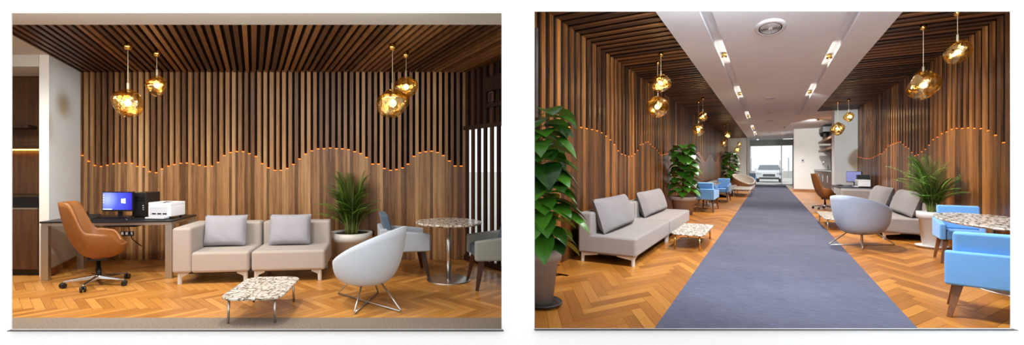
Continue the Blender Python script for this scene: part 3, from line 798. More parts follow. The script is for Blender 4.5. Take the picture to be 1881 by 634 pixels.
def monitor(label, loc, rz, w=.43, h=.26, lift=.1, scale=(1,1,1), mats=None, logo=True):
    t=thing('monitor',label,'monitor',loc,rz,None,scale)
    rb('bezel',(-w/2,-.012,lift),(w/2,.03,lift+h),BLACKG,t,.005,2)
    mb=MB(); mb.box((-w/2+.012,-.002,-h/2+.02),(w/2-.012,.0015,h/2-.012)); dsp=mb.build('display',SCREEN if logo else SCREEND,t,(0,-.0135,lift+h/2))
    if logo:
        mb=MB()
        for i in (0,1):
            for j in (0,1):
                x0=.055+i*.031; z0=-.018+j*.028; k=.0035
                mb.hexa([(x0,-.0045,z0-(.0+i*.004 if j==0 else 0)),(x0+.028,-.0045,z0-(.004+i*.004 if j==0 else 0)),(x0+.028,-.003,z0-(.004+i*.004 if j==0 else 0)),(x0,-.003,z0-(i*.004 if j==0 else 0)),
                         (x0,-.0045,z0+.0255+(i*.003 if j else 0)),(x0+.028,-.0045,z0+.0255+(.003+i*.003 if j else 0)),(x0+.028,-.003,z0+.0255+(.003+i*.003 if j else 0)),(x0,-.003,z0+.0255+(i*.003 if j else 0))])
        mb.build('logo',SCREENL,dsp)
        mb=MB(); mb.box((-w/2+.014,-.004,-h/2+.021),(-.07,-.003,-h/2+.033)); mb.build('taskbar',SCREENL,dsp)
        for i in range(4):
            mb=MB(); mb.box((-w/2+.02,-.004,h/2-.05-i*.032),(-w/2+.03,-.003,h/2-.036-i*.032)); mb.build('icon',SCREENL,dsp)
    mb=MB(); mb.box((-.03,.03,.01),(.03,.05,lift+h*.6)); mb.build('stand',BLACK,t,bevel=.006)
    mb=MB(); mb.prism(rrect(.24,.17,.04),0,.014,M=Matrix.Translation((0,.04,0))); mb.build('base',BLACK,t,bevel=.003)
    return t
def tower(label, loc, rz, scale=(1,1,1)):
    t=thing('computer_tower',label,'computer',loc,rz,None,scale)
    rb('case',(-.09,0,.008),(.09,.36,.37),BLACK,t,.006,2)
    mb=MB(); mb.box((-.07,-.006,.24),(.07,0,.27)); mb.box((-.07,-.006,.285),(.07,0,.315)); mb.build('drive_bay',GREYP if False else BLACKG,t,bevel=.002)
    mb=MB()
    for i in range(3): mb.box((.045,-.004,.17-i*.03),(.06,0,.182-i*.03))
    mb.build('port',GREYP,t)
    mb=MB(); 
    for x in (-.07,.05):
        for y in (.02,.32): mb.box((x,y,0),(x+.02,y+.02,.008))
    mb.build('foot',BLACK,t)
    return t
def printer(label, loc, rz, scale=(1,1,1)):
    t=thing('printer',label,'printer',loc,rz,None,scale)
    w,d,h=.36,.32,.22
    mb=MB(); mb.box((-w/2,0,.03),(w/2,d,h-.04)); mb.box((-w/2,0,h-.04),(-w/2+.09,d,h)); mb.box((w/2-.09,0,h-.04),(w/2,d,h)); mb.box((-w/2+.09,.0,h-.04),(w/2-.09,.09,h-.012)); mb.box((-w/2+.09,d-.05,h-.04),(w/2-.09,d,h)); mb.build('body',WHITEP,t,bevel=.008,seg=3)
    mb=MB(); mb.hexa([(-w/2+.07,.1,h-.039),(w/2-.07,.1,h-.039),(w/2-.07,d-.06,h-.039),(-w/2+.07,d-.06,h-.039),(-w/2+.07,.1,h-.03),(w/2-.07,.1,h-.03),(w/2-.07,d-.06,h-.005),(-w/2+.07,d-.06,h-.005)]); mb.build('output_slot',BLACK,t)
    mb=MB(); mb.box((-w/2+.03,-.008,.05),(w/2-.06,.0,h-.06)); mb.build('front_panel',GREYP,t,bevel=.003)
    mb=MB()
    for i in range(3): mb.box((-.11+i*.085,-.012,.062),(-.05+i*.085,-.008,.078))
    mb.build('paper_slot',BLACK,t)
    mb=MB(); mb.box((-w/2+.02,-.09,.008),(w/2-.04,.03,.03)); mb.build('paper_tray',GREYP,t,bevel=.004)
    mb=MB()
    for x in (-.14,.12):
        for y in (.03,.27): mb.box((x,y,0),(x+.02,y+.02,.03))
    mb.build('foot',BLACK,t)
    return t
def keyboard(label, loc, rz, scale=(1,1,1)):
    t=thing('keyboard',label,'keyboard',loc,rz,None,scale)
    mb=MB(); mb.hexa([(-.22,-.07,0),(.22,-.07,0),(.22,.07,0),(-.22,.07,0),(-.22,-.07,.014),(.22,-.07,.014),(.22,.07,.026),(-.22,.07,.026)]); mb.build('base',BLACK,t,bevel=.003)
    mb=MB()
    for r in range(5):
        for c in range(15):
            x=-.205+c*.0275; y=-.058+r*.0245; z=.016+.012*(y+.07)/.14
            mb.box((x,y,z-.004),(x+.023,y+.02,z+.006))
    mb.build('keys',BLACKG,t)
    return t
def mouse(label, loc, rz):
    mb=MB(); mb.grid(lambda u,v:(.032*math.sin(PI*v)*math.cos(2*PI*u),.055*math.sin(PI*v)*math.sin(2*PI*u),max(0,.034*math.cos(PI*v))),20,10,close_u=True,flip=True)
    return tag(mb.build('computer_mouse',BLACKG,None,loc,(0,0,rz),smooth=True),label,'mouse')

# ================================================================== LEFT LOUNGE : furniture
yaw=math.radians(5)
dx,dz=LP(72,517); dW=1.53; dH=.72
desk('black-topped desk with square silver legs against the white pier, in the straight-on view',(dx,dz,0),yaw,dW,.72,dH)
def on_desk(px,py): return LP(px,py,dH)
x,z=on_desk(217,404); z=6.02; x=(217-PX)/F*z
monitor('monitor with a bright blue desktop picture on the black desk',(x,z,dH),math.radians(-4),w=.42,h=.255,lift=.085)
z=6.1; x=(251-PX)/F*z
tower('black computer tower standing right behind the bright blue monitor',(x+.045,z-.02,dH),yaw,(1,1,.87))
z=5.95; x=(298-PX)/F*z
printer('white laser printer on the right end of the black desk',(x,z-.06,dH),math.radians(-6),(.86,.9,.95))
z=5.78; x=(205-PX)/F*z
keyboard('black keyboard in front of the bright blue monitor',(x,z,dH),yaw)
z=5.74; x=(236-PX)/F*z
mouse('small black computer mouse beside the keyboard of the bright blue monitor',(x,z,dH),yaw)
z=5.9; x=(190-PX)/F*z-.16
t=thing('desk_phone','flat black desk phone left of the bright blue monitor','phone',(x,z,dH),yaw+.3)
mb=MB(); mb.hexa([(-.09,-.09,0),(.09,-.09,0),(.09,.09,0),(-.09,.09,0),(-.09,-.09,.02),(.09,-.09,.02),(.09,.09,.055),(-.09,.09,.055)]); mb.build('base',BLACK,t,bevel=.004)
mb=MB(); mb.tube([(-.065,-.09,.045),(-.065,-.05,.055),(-.065,.05,.07),(-.065,.09,.07)],[.02,.014,.014,.02],10); mb.build('handset',BLACKG,t)
# socket boxes on the wall
def socket(label,px,py,w,h,n):
    x=wx(px); zz=H+(PY-py)/F*ZW; y=ZW-dep
    t=thing('wall_socket',label,'socket',(x,y,zz))
    mb=MB(); mb.box((-w/2,-.012,-h/2),(w/2,0,h/2)); mb.build('plate',BLACK,t,bevel=.003)
    mb=MB()
    for i in range(n):
        c=-w/2+w*(i+.5)/n; mb.box((c-.018,-.016,-.02),(c+.018,-.012,.02))
    mb.build('outlet',GREYP,t,bevel=.002)
socket('black socket plate with plugged cables on the wood wall under the desk',238,428,.2,.06,3)
socket('black socket plate low on the slatted wall between palm and armchair',678,427,.16,.07,2)

z=5.42; x=(181-PX)/F*z
office_chair('caramel leather high-back office chair pulled up to the black desk',(x,z,0),math.radians(116),spin=math.radians(21))

sx,sz=LP(322,525); sx=(315-PX)/F*sz
SY=math.radians(7)
_so=sofa('wide greige two-module sofa with one left arm, straight-on between the desk and a palm',(sx,sz,0),SY,1.75,.78,'left',F_SOFA,LEGW)
rb('fabric_tag',(-.004,.05,.5),(.004,.075,.55),BLACK,_so,.001,1)
def on_sofa(px,back,h):   # point on the sofa seat : back = distance from the front edge
    c,s=math.cos(SY),math.sin(SY)
    # solve local x so that the point projects to px
    m=(px-PX)/F
    # X = sx + lx*c - back*s ; Z = sz + lx*s + back*c ; X = m Z
    lx=(m*(sz+back*c)-sx+back*s)/(c-m*s)
    return (sx+lx*c-back*s, sz+lx*s+back*c, h)
pillow('left grey scatter cushion leaning on the greige sofa back',on_sofa(412,.385,.39),math.radians(-14),SY,.52,.39,.19,F_CUSH,'scatter cushions on the greige sofa')
pillow('right grey scatter cushion with creased top on the greige sofa',on_sofa(532,.385,.39),math.radians(-14),SY,.52,.39,.19,F_CUSH,'scatter cushions on the greige sofa')
x,z=LP(480,548,.245)
coffee_table('low marble-topped coffee table in front of the greige sofa',(x-.13,z+.40,0),math.radians(3),.535,.80,.245)
x,z=-.69,4.70
ft=[]
_th=math.radians(-108)
for ax_,ay_ in ((-.36,.31),(.06,.36),(-.07,-.37),(.36,-.31)): ft.append((ax_*math.cos(-_th)-ay_*math.sin(-_th),ax_*math.sin(-_th)+ay_*math.cos(-_th)))
tub_chair('pale grey tub chair on crossed wire legs seen from the side beside the coffee table',(x,z,0),_th,F_TUB,F_TUBB,hf=.37,hb=.79,z0=.2,r=.35,feet=ft,lean=.1)
z=6.57; x=-1.19
palm('feathery potted palm in a white tapered pot at the end of the greige sofa',(x,z,0),0,.29,.46,.2,0.92,.46,74,5,POTW,lim=(-.6,.7,-.7,.27))
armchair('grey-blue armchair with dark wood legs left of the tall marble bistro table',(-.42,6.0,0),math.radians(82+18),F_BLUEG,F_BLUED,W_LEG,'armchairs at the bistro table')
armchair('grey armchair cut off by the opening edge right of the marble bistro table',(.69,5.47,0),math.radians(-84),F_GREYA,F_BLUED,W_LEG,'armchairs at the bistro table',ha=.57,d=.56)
x,z=LP(824,514)
round_table('round marble bistro table on a steel column between two grey-blue armchairs',(x,z,0),.4,.405,.715)

def lamp_l(label,cpx,cpy,px,py,rpx,rpz,seed,tilt):
    z=F*(HC-H)/(PY-cpy); x=(cpx-PX)/F*z; h=H+(PY-py)/F*z
    st=math.sqrt(1+((px-PX)/F)**2)
    pendant(label,(x,z),HC,h,rpx/F*z/st*1.02,rpz/F*z,CORD,0,'gold pendants over the sofa wall',(1,1,1),seed,tilt)
lamp_l('large gold pendant hanging left over the black desk',235,79,233,190,28,25,1,.35)
lamp_l('small gold pendant hanging higher right of the large one over the desk',288,92,288,158,18.5,18,2,.2)
lamp_l('large gold pendant of the right pair, in front of the smaller one',721,80,724,190,28,25.5,3,-.3)
lamp_l('small gold pendant half hidden behind the large one of the right pair',746,95,747,160,20,18.5,4,.1)

# kitchen niche, left
cab=thing('kitchen_cabinet','dark walnut kitchen base cabinet in the recess left of the white pier','cabinet')
hcn=H+(PY-381)/F*zp; hct=H+(PY-361)/F*zp
def kx(z,off): return xq+K*(z-zp)-off
def kbox(mb,x0,z1,z2,h0,h1,off=.012,tone=.4,sh=0): mb.prism([(x0,z1),(kx(z1,off)-sh,z1),(kx(z2,off)-sh,z2),(x0,z2)],h0,h1,0,tone)
mb=MB(); kbox(mb,-7.05,zp+.03,zk-.002,.08,hcn); mb.build('body',W_PANEL,cab)
mb=MB(); kbox(mb,-7.05,zp+.08,zk-.05,0,.08,.03,.2); mb.build('plinth',BLACK,cab)
for i in range(3):
    x1=kx(zp+.03,.012)-.006-i*.6; mb=MB(); mb.box((x1-.594,zp+.01,.09),(x1,zp+.03,hcn-.03),0,.35+.1*i); dr=mb.build('door',W_PANEL,cab,bevel=.002,seg=1)
    mb=MB(); mb.box((x1-.594,zp+.012,hcn-.026),(x1,zp+.03,hcn-.006)); mb.build('finger_pull',ALU,dr)
mb=MB(); kbox(mb,-7.05,zp-.0,zk-.001,hcn,hct)
tag(mb.build('worktop',BLACKG,bevel=.003,seg=1),'black kitchen worktop on the walnut cabinet left of the white pier','worktop')
def shelf(label,x0,sh,h,d):
    mb=MB(); kbox(mb,x0,zk-d,zk-.001,h,h+.045,.02,.25,sh); return tag(mb.build('shelf',W_DARKSLAT,bevel=.002,seg=1),label,'shelf')
hz_=H+(PY-274)/F*(zk-.1)
shelf('lower dark wood shelf with a warm light strip left of the white pier',-7.05,.0,hz_,.2)
mb=MB(); mb.box((-7.0,zk-.05,hz_-.012),(kx(zk-.05,.03),zk-.03,hz_)); tag(mb.build('strip_light',LEDW),'warm glowing strip light under the lower kitchen shelf','light')
shelf('upper short dark wood shelf in the kitchen recess left of the white pier',-7.05,.30,H+(PY-236)/F*(zk-.15),.25)

# ================================================================== CORRIDOR LOUNGE : furniture
U=RZ
# sofa on the left wall : front faces +t
def sofa_r(label,t_front,s_near,s_far,D,arm,m,hs,hb,side,**k):
    if side=='left':   # local x along -s ... front to +t : rotate so that local -y = +t
        o=rloc(t_front,s_near); return sofa(label,(o[0],o[1],0),RZ+PI/2,s_far-s_near,D,arm,m,LEGW,hs,hb,**k)
    o=rloc(t_front,s_far); return sofa(label,(o[0],o[1],0),RZ-PI/2,s_far-s_near,D,arm,m,LEGW,hs,hb,**k)
sofa_r('long grey two-module sofa on pale legs along the corridor left wall',-1.47,6.72,12.0,.80,None,F_SOFAR,.40,.72,'left',lw=.2)
def rpil(label,t,s,h,w,hh,th,side,grp,tilt=14):
    X,Y=RW(t,s); return pillow(label,(X,Y,h),math.radians(-tilt),RZ+(PI/2 if side=='left' else -PI/2),w,hh,th,F_CUSHR,grp)
rpil('near grey cushion on the long corridor sofa beside the big-leaved plant',-1.93,7.75,.41,1.8,.52,.26,'left','cushions on the long corridor sofa',18)
rpil('far grey cushion on the long corridor sofa',-1.93,10.7,.41,2.3,.5,.26,'left','cushions on the long corridor sofa',18)
X,Y=RW(-1.1,9.5)
coffee_table('low marble coffee table beside the long sofa on the corridor left side',(X,Y,0),RZ,.50,1.75,.27,r=.13,leg_r=.014,m_leg=GOLDM)
X,Y=1.025,4.66
leafy('big-leaved potted plant in a taupe pot at the near end of the corridor sofa',(X,Y,0),0,.235,.56,.15,1.42,.34,84,11,POTT,soil=STONE,saucer=.245,leafL=.36,cone=.25,wid=.72,lim=(-.235,.6,-.6,.27))
X,Y=RW(-2.03,15.2)
leafy('tall leafy plant in a taupe pot behind the far end of the corridor sofa',(X,Y,0),RZ,.35,.52,.24,1.55,.42,64,12,POTT,leafL=.42,cone=.55,wid=.7,lim=(-.36,.8,-.8,.8))
X,Y=RW(-2.0,34.6)
leafy('distant leafy plant in a taupe pot near the white end wall',(X,Y,0),RZ,.4,.62,.26,1.75,.55,54,13,POTT,leafL=.55,cone=.45,wid=.7,lim=(-.4,.55,-.7,.7))
X,Y=RW(-1.575,17.1)
armchair('light blue armchair with its back turned, past the corridor sofa',(X,Y,0),RZ+PI,F_BLUE,F_BLUE,W_LEG2,'blue armchairs at the far left table',(.76,2.9,1.15))
X,Y=RW(-1.52,22.0)
armchair('light blue armchair facing the viewer behind the far left marble table',(X,Y,0),RZ,F_BLUE,F_BLUE,W_LEG2,'blue armchairs at the far left table',(.8,2.9,1.15))
X,Y=RW(-1.8,19.3)
round_table('small distant marble table between the two blue armchairs on the left',(X,Y,0),RZ,.40,.74,scale=(1.0,3.4,1.08))
sofa_r('distant grey sofa beyond the blue armchairs on the corridor left side',-1.42,24.5,29.5,.85,None,F_SOFAR,.42,.72,'left',lw=.2)
X,Y=RW(-1.02,27.3)
coffee_table('distant low marble table in front of the beige tub chair',(X,Y,0),RZ,.75,3.6,.36,r=.16,leg_r=.018)
X,Y=RW(-1.2,32.8)
tub_chair('distant beige tub chair facing down the corridor by the runner',(X,Y,0),RZ+math.radians(20),F_TUBB,F_TUBB,hf=.42,hb=.98,z0=.26,r=.46,scale=(1.05,2.2,1))
X,Y=RW(-1.92,37.6)
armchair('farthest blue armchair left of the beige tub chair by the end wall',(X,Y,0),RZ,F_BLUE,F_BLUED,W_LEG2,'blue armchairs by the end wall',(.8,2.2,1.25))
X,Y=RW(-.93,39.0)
armchair('farthest blue armchair right of the beige tub chair by the glass doors',(X,Y,0),RZ,F_BLUE,F_BLUED,W_LEG2,'blue armchairs by the end wall',(.7,2.2,1.2))

# right side, near to far
armchair('sky-blue armchair seen from behind at the near end of the marble table',(5.14,4.24,0),math.radians(132),F_BLUE,F_BLUE,W_LEG2,'sky-blue armchairs at the marble table',hz=.30,ha=.56)
z=6.72; x=(1766-PX)/F*z
armchair('sky-blue armchair behind the marble table beside the white palm pot',(x,z,0),math.radians(-40),F_BLUE,F_BLUE,W_LEG2,'sky-blue armchairs at the marble table',(.8,1.0,1.02))
X,Y=RW(2.15,8.35)
round_table('marble table with a steel foot between two sky-blue armchairs',(X,Y,0),RZ,.40,.745,scale=(1.05,2.9,1))
X,Y=RW(2.27,11.4)
palm('bushy potted palm in a white pot with saucer by the corridor sofa end',(X,Y,0),RZ,.19,.60,.12,1.06,.58,66,8,POTW,saucer=.21,lim=(-.8,.33,-.9,.9))
sofa_r('grey sofa with far arm along the corridor right wall behind the tub chair',1.74,12.1,18.4,.78,'left',F_SOFAR,.42,.72,'right',armw=.55,lw=.2)
rpil('far grey cushion on the right corridor sofa next to its arm',2.17,15.7,.43,1.9,.5,.26,'right','cushions on the right corridor sofa',18)
rpil('near grey cushion on the right corridor sofa beside the palm',2.17,13.1,.43,1.75,.5,.26,'right','cushions on the right corridor sofa',18)
X,Y=RW(1.33,11.0)
tub_chair('grey-white tub chair seen from behind beside the carpet runner',(X,Y,0),RZ+math.radians(150),F_TUBR,F_TUBR,hf=.48,hb=.90,z0=.2,r=.40,feet=[(-.28,.36),(.28,.36),(-.28,-.36),(.28,-.36)],scale=(.85,1.45,1))
X,Y=RW(1.2,14.2)
coffee_table('low marble coffee table half hidden behind the grey-white tub chair',(X,Y,0),RZ,.44,2.1,.26,r=.14,leg_r=.013)
# desk beyond the sofa
ds=18.75
o=rloc(1.78,ds+2.6)
desk('distant black-topped desk beyond the right corridor sofa',(o[0],o[1],0),RZ-PI/2,2.6,.78,.76)
X,Y=RW(2.28,20.4); monitor('distant monitor with dark screen on the far desk',(X,Y,.76),RZ-PI/2+1.0,w=.42,h=.36,lift=.12,logo=False)
X,Y=RW(2.3,20.0); tower('distant black computer tower beside the far monitor',(X,Y,.76),RZ-PI/2,(1.8,.8,1.0))
X,Y=RW(2.2,19.2); printer('distant white printer on the near end of the far desk',(X,Y,.76),RZ-PI/2,(2.2,.85,1.05))
X,Y=RW(1.92,20.5); keyboard('distant black keyboard in front of the far monitor',(X,Y,.76),RZ-PI/2,(1.6,1,1))
X,Y=RW(1.5,19.8)
office_chair('distant caramel office chair at the far corridor desk',(X,Y,0),RZ+math.radians(90),(1.45,.95,1.1),hb=1.08)
# kitchen run at the far right
k=thing('kitchen_counter','distant grey-brown kitchen base cabinet past the white pier','cabinet',(0,0,0),RZ)
mb=MB(); mb.box((2.1,24.4,.1),(2.74,33.1,1.18),0,.6); mb.build('body',W_PANEL,k)
mb=MB(); mb.box((2.14,24.4,0),(2.7,33.1,.1)); mb.build('plinth',BLACK,k)
for i in range(4): 
    mb=MB(); mb.box((2.08,24.45+i*2.17,.12),(2.1,24.45+i*2.17+2.13,1.15),0,.45+.15*(i%2)); dd=mb.build('door',W_PANEL,k,bevel=.003,seg=1)
    mb=MB(); mb.box((2.06,24.45+i*2.17+1.8,.7),(2.08,24.45+i*2.17+1.86,1.0)); mb.build('handle',METAL,dd)
mb=MB(); mb.box((2.04,24.35,1.18),(2.745,33.15,1.25)); tag(mb.build('worktop',BLACKG,None,(0,0,0),(0,0,RZ),bevel=.004,seg=1),'distant dark worktop on the far kitchen cabinet','worktop')
f=thing('kitchen_tap','distant curved steel tap over the far kitchen worktop','tap',rloc(2.5,31.5,1.25),RZ)
mb=MB(); mb.tube([(0,0,0),(0,0,.3)]+[(-.1+.1*math.cos(a),0,.3+.12*math.sin(a)) for a in [PI*i/8 for i in range(1,9)]]+[(-.2,0,.24)],.02,8); mb.build('spout',METAL,f)
mb=MB(); mb.tube([(.02,.03,.1),(.06,.16,.16)],.012,8); mb.lathe([(.045,0),(.045,.03)],14); mb.build('lever',METAL,f)
def shelf_r(label,h):
    mb=MB(); mb.box((2.15,25.0,h),(2.745,32.0,h+.1),0,.5); tag(mb.build('shelf',W_PANEL,None,(0,0,0),(0,0,RZ)),label,'shelf')
shelf_r('distant lower wooden shelf above the far worktop',2.16); shelf_r('distant middle wooden shelf above the far worktop',2.62)
mb=MB(); mb.box((2.2,30.2,3.15),(2.745,32.4,3.42)); mb.lathe([(.16,2.95),(.2,3.15)],16,(2.35,31.2,0)); tag(mb.build('wall_speaker',BLACK,None,(0,0,0),(0,0,RZ),bevel=.01),'black speaker box high at the top of the kitchen recess','speaker')
sw=thing('light_switch','small grey switch plate on the white corridor wall block','switch',rloc(1.55,33.2,1.75),RZ)
mb=MB(); mb.box((-.07,-.03,-.1),(.07,0,.1)); mb.build('plate',GREYP,sw,bevel=.005)
mb=MB(); mb.box((-.03,-.045,-.04),(.03,-.03,.04)); mb.build('button',BLACK,sw)

# ceiling fittings
def diffuser(label,px,py,r,ls):
    t,s=RP(px,py,HR); X,Y=RW(t,s)
    o=thing('ceiling_vent',label,'vent',(X,Y,HR),RZ,'round ceiling vents',(1,ls,1))
    mb=MB(); mb.lathe([(r,0),(r,-.012),(r*.8,-.03),(r*.74,-.02)],40,cap0=False,cap1=False); mb.build('frame',WHITEP,o)
    mb=MB()
    for q in (.66,.54,.42,.3): mb.lathe([(r*q,-.004),(r*(q-.05),-.03),(r*(q-.07),-.028),(r*(q-.03),-.004)],36,cap0=False,cap1=False)
    mb.lathe([(r*.18,-.004),(r*.14,-.034)],24); mb.build('ring',WHITEP,o)
    mb=MB(); mb.lathe([(r*.78,-.003),(r*.78,-.001)],32); mb.build('duct',DUCT,o)
diffuser('big round white air vent in the near corridor ceiling',1415,50,.195,2.5)
for (px,py,r),lab in zip(((1415,180,.15),(1413,207,.09),(1413,222,.15),(1415,243,.14)),('second round ceiling vent down the corridor','tiny round ceiling fitting down the corridor, third from the near end','fourth round ceiling fitting down the corridor','farthest round ceiling vent before the glass doors')):
    diffuser(lab,px,py,r,1.6)
SPOTS=[(1332,105),(1358,175),(1375,215),(1383,237),(1388,247),(1518,108),(1480,172),(1441,234),(1435,245),(1503,220)]
names=['nearest spotlight in the left ceiling groove','second spotlight in the left ceiling groove','third spotlight in the left ceiling groove','fourth spotlight in the left ceiling groove','farthest spotlight in the left ceiling groove','nearest spotlight in the right ceiling groove','second spotlight in the right ceiling groove','small ceiling spotlight right of centre before the glass doors','farthest ceiling spotlight right of centre by the glass doors','ceiling spotlight over the kitchen recess']
LIGHTS=[]
for (px,py),lab in zip(SPOTS,names):
    t,s=RP(px,py,HR); hh=HR+.03
    if s<25 and -.8<t<-.5: t=-.69
    elif t<0: t=-.69
    elif s<18: t=.95
    else: hh=HR+.0
    X,Y=RW(t,s)
    o=thing('ceiling_spotlight',lab,'light',(X,Y,hh),RZ)
    mb=MB(); mb.lathe([(.042,.05),(.046,-.03),(.036,-.03),(.03,.0)],20); mb.build('housing',GOLDM,o)
    mb=MB(); mb.lathe([(.03,-.02),(.03,-.012)],18); mb.build('lens',SPOTE,o)
    LIGHTS.append((t,s,hh-.04))
def lamp_r(label,cpx,cpy,px,py,rpx,rpz,seed,tilt,wall=None):
    z=F*(HR-H)/(PY-cpy); x=(cpx-PX)/F*z; h=H+(PY-py)/F*z
    st=math.sqrt(1+((px-PX)/F)**2)
    pendant(label,(x,z),HR,h,rpx/F*z/st,rpz/F*z,CORD,-math.atan2(px-PX,F),'gold pendants in the corridor',(1,1,1),seed,tilt,3+z*.5)
lamp_r('upper gold pendant of the nearest left pair in the corridor',1214,96,1214,153,17,16,21,.1)
lamp_r('lower larger gold pendant of the nearest left pair in the corridor',1208,112,1206,196,22,19,22,0)
lamp_r('upper gold pendant of the second left pair in the corridor',1291,179,1291,214,9.5,8.5,23,.1)
lamp_r('lower gold pendant of the second left pair in the corridor',1283,185,1283,238,12.5,11.5,24,.1)
lamp_r('upper gold pendant of the third left pair in the corridor',1336,226,1336,248,6.2,5.8,25,.1)
lamp_r('lower gold pendant of the third left pair in the corridor',1330,229,1331,262.5,7.2,7.2,26,.1)
lamp_r('upper gold pendant of the farthest left pair by the white wall',1358.5,250,1358.5,265,4.2,4,27,.1)
lamp_r('lower gold pendant of the farthest left pair by the white wall',1354.5,252,1354.5,274.5,5.2,5,28,.1)
lamp_r('large gold pendant over the oval marble table, lower of the near right pair',1696,45,1697,157,31,25.5,29,.25)
lamp_r('gold pendant nearest the frame corner, higher of the near right pair',1759,18,1761,96,27,22,30,.35)
lamp_r('upper gold pendant of the far right pair before the pier',1559,182,1559,215,10,9,31,.1)
lamp_r('lower gold pendant of the far right pair before the pier',1539,186,1539,237,12.5,12,32,.1)

# car parked outside the glass doors
c=thing('car','white car parked nose-on outside the glass doors','car',rloc(.02,52.0,-.03),RZ)
mb=MB()
P=[(0,.35,1.0),(0,.75,1.04),(.12,.98,1.02),(1.1,1.12,1.0),(2.0,1.62,.78),(3.4,1.66,.78),(4.3,1.1,.96),(4.5,.8,1.0),(4.5,.35,1.0)]
n=len(P)
a=mb.add([(-w,y,z) for y,z,w in P]); b=mb.add([(w,y,z) for y,z,w in P])
mb.face([a+i for i in range(n)]); mb.face([b+i for i in range(n)][::-1])
for i in range(n): j=(i+1)%n; mb.face((a+i,b+i,b+j,a+j))
mb.build('body',CARP,c,bevel=.06,seg=3)
mb=MB(); mb.hexa([(-.86,1.16,1.14),(.86,1.16,1.14),(.86,1.2,1.14),(-.86,1.2,1.14),(-.7,1.86,1.58),(.7,1.86,1.58),(.7,1.9,1.58),(-.7,1.9,1.58)]); mb.build('windscreen',CARG,c,loc=(0,-.03,.02))
mb=MB(); mb.box((-.45,-.03,.55),(.45,.02,.78)); mb.box((-.75,-.03,.3),(.75,.02,.46)); mb.build('grille',TYRE,c,bevel=.01)
for sx in (-1,1):
    mb=MB(); x0,x1=sorted((sx*.55,sx*.95)); mb.box((x0,-.02,.72),(x1,.1,.9)); mb.build('headlamp',GREYP,c,bevel=.03)
    mb=MB(); x0,x1=sorted((sx*.95,sx*1.14)); mb.box((x0,1.3,1.12),(x1,1.42,1.28)); mb.build('wing_mirror',CARP,c,bevel=.02)
    for y in (.85,3.6):
        mb=MB(); q=len(mb.v); mb.lathe([(.2,-.11),(.34,-.1),(.34,.1),(.2,.11)],24); Mw=Matrix.Translation((sx*.86,y,.34))@Matrix.Rotation(PI/2,4,'Y'); mb.v[q:]=[tuple(Mw@Vector(p)) for p in mb.v[q:]]; mb.build('wheel',TYRE,c)
# pale boundary fence outside
fe=thing('boundary_fence','pale fence line far outside the glass doors','fence',rloc(0,75,-.03),RZ)
mb=MB(); mb.box((-14,0,.0),(14,.1,.9)); mb.build('panel',CONC,fe)
for i in range(8):
    mb=MB(); mb.box((-14+i*4,-.06,0),(-13.85+i*4,.0,2.6)); mb.build('post',GREYP,fe)

# ================================================================== light
w=bpy.data.worlds.new('World'); SC.world=w; w.use_nodes=True
bg=w.node_tree.nodes['Background']; bg.inputs[0].default_value=(.965,.98,1.0,1); bg.inputs[1].default_value=1.3
def area(name,loc,rot,sx,sy,power,col,spread=180):
    l=bpy.data.lights.new(name,'AREA'); l.shape='RECTANGLE'; l.size=sx; l.size_y=sy; l.energy=power; l.color=col; l.spread=math.radians(spread)
    o=bpy.data.objects.new(name,l); COL.objects.link(o); o.location=loc; o.rotation_euler=rot; return o
def spot(name,loc,rot,power,col,ang=100,blend=.6,rad=.04):
    l=bpy.data.lights.new(name,'SPOT'); l.energy=power; l.color=col; l.spot_size=math.radians(ang); l.spot_blend=blend; l.shadow_soft_size=rad
    o=bpy.data.objects.new(name,l); COL.objects.link(o); o.location=loc; o.rotation_euler=rot; return o
def aim(a,b): return (Vector(b)-Vector(a)).to_track_quat('-Z','Y').to_euler()
WARM=(1,.86,.70); NEU=(1,.95,.88)
area('added_lounge_fill_light',(-2.6,3.95,HC-.01),(math.radians(42),0,0),5.2,.35,90,NEU)  # added fill, out of sight above the opening, to brighten the left lounge
for x in (-5.1,-4.0,-2.9,-1.7): spot('ceiling_spot_light',(x,4.5,HC-.02),(math.radians(22),0,0),106,(1,.93,.84),120,.8,.05)
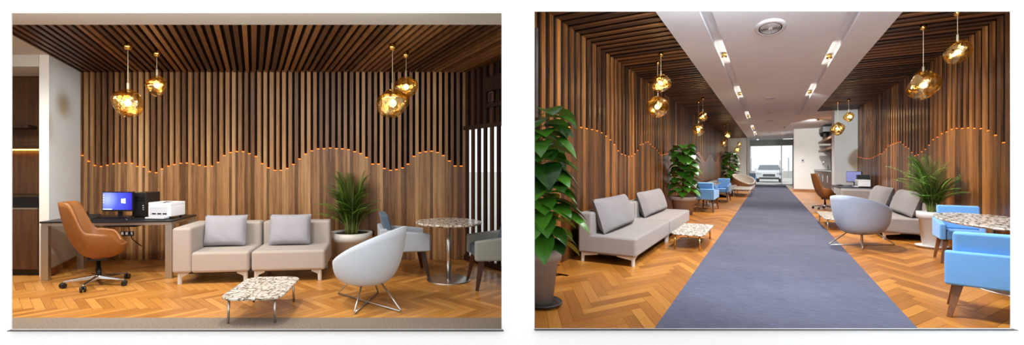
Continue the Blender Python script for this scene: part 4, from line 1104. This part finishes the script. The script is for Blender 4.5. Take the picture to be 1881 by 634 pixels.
_p=(.1,4.15,HC-.04); spot('added_left_pier_fill_light',_p,aim(_p,(-5.1,6.4,1.45)),1150,(.88,.95,1),34,.8,.3)  # added cool spot without a fitting, replaces daylight on the white pier
spot('kitchen_spot_light',(-5.6,5.2,HC-.02),(0,0,0),60,WARM,120,.8,.06)
# corridor
X,Y=RW(.1,5.6); area('added_corridor_fill_light',(X,Y,HR-.02),(math.radians(62),0,RZ),1.7,.6,590,(.84,.92,1))  # added cool fill, out of sight over the near end of the corridor
_a=rloc(.9,16.5,HR-.04); _b=rloc(2.35,22.7,1.9); spot('added_corridor_pier_fill_light',_a,aim(_a,_b),700,(.93,.97,1),40,.8,.05)  # added spot without a fitting, only to brighten the corridor pier
for t,s,h in LIGHTS:
    X,Y=RW(t,s); spot('groove_spot_light',(X,Y,h),(0,0,RZ),540 if s<28 else 340,(1,.96,.92),150,.8,.03)
    if -.8<t<-.5 or (.8<t<1.05 and s<24):
        tt=GL[1]-.012 if t<0 else GR[0]+.012
        X,Y=RW(tt,s); area('groove_wash_light',(X,Y,HR+.045),(0,PI/2 if t<0 else -PI/2,RZ),.04,1.3+s/14,1.0+s*.05,WARM)
_a=rloc(1.6,26.6,HR-.05); _b=rloc(1.75,33.2,1.7); spot('added_white_wall_fill_light',_a,aim(_a,_b),900,(1,.97,.92),60,.8,.1)  # added spot with no fitting of its own, lifts the white end wall
cam=bpy.data.cameras.new('Camera'); co=bpy.data.objects.new('Camera',cam); COL.objects.link(co)
co.location=(0,0,H); co.rotation_euler=(PI/2,0,0)
cam.sensor_fit='HORIZONTAL'; cam.sensor_width=36; cam.lens=F/1881*36; cam.shift_x=(940.5-PX)/1881; cam.shift_y=(PY-317)/1881; cam.clip_end=400
SC.camera=co
SC.view_settings.view_transform='Standard'; SC.view_settings.look='None'; SC.view_settings.gamma=1; SC.view_settings.use_curve_mapping=False
SC.view_settings.exposure=0.0
SC.cycles.use_denoising=True; SC.cycles.sample_clamp_indirect=8; SC.cycles.caustics_reflective=False; SC.cycles.caustics_refractive=False
SC.cycles.max_bounces=8
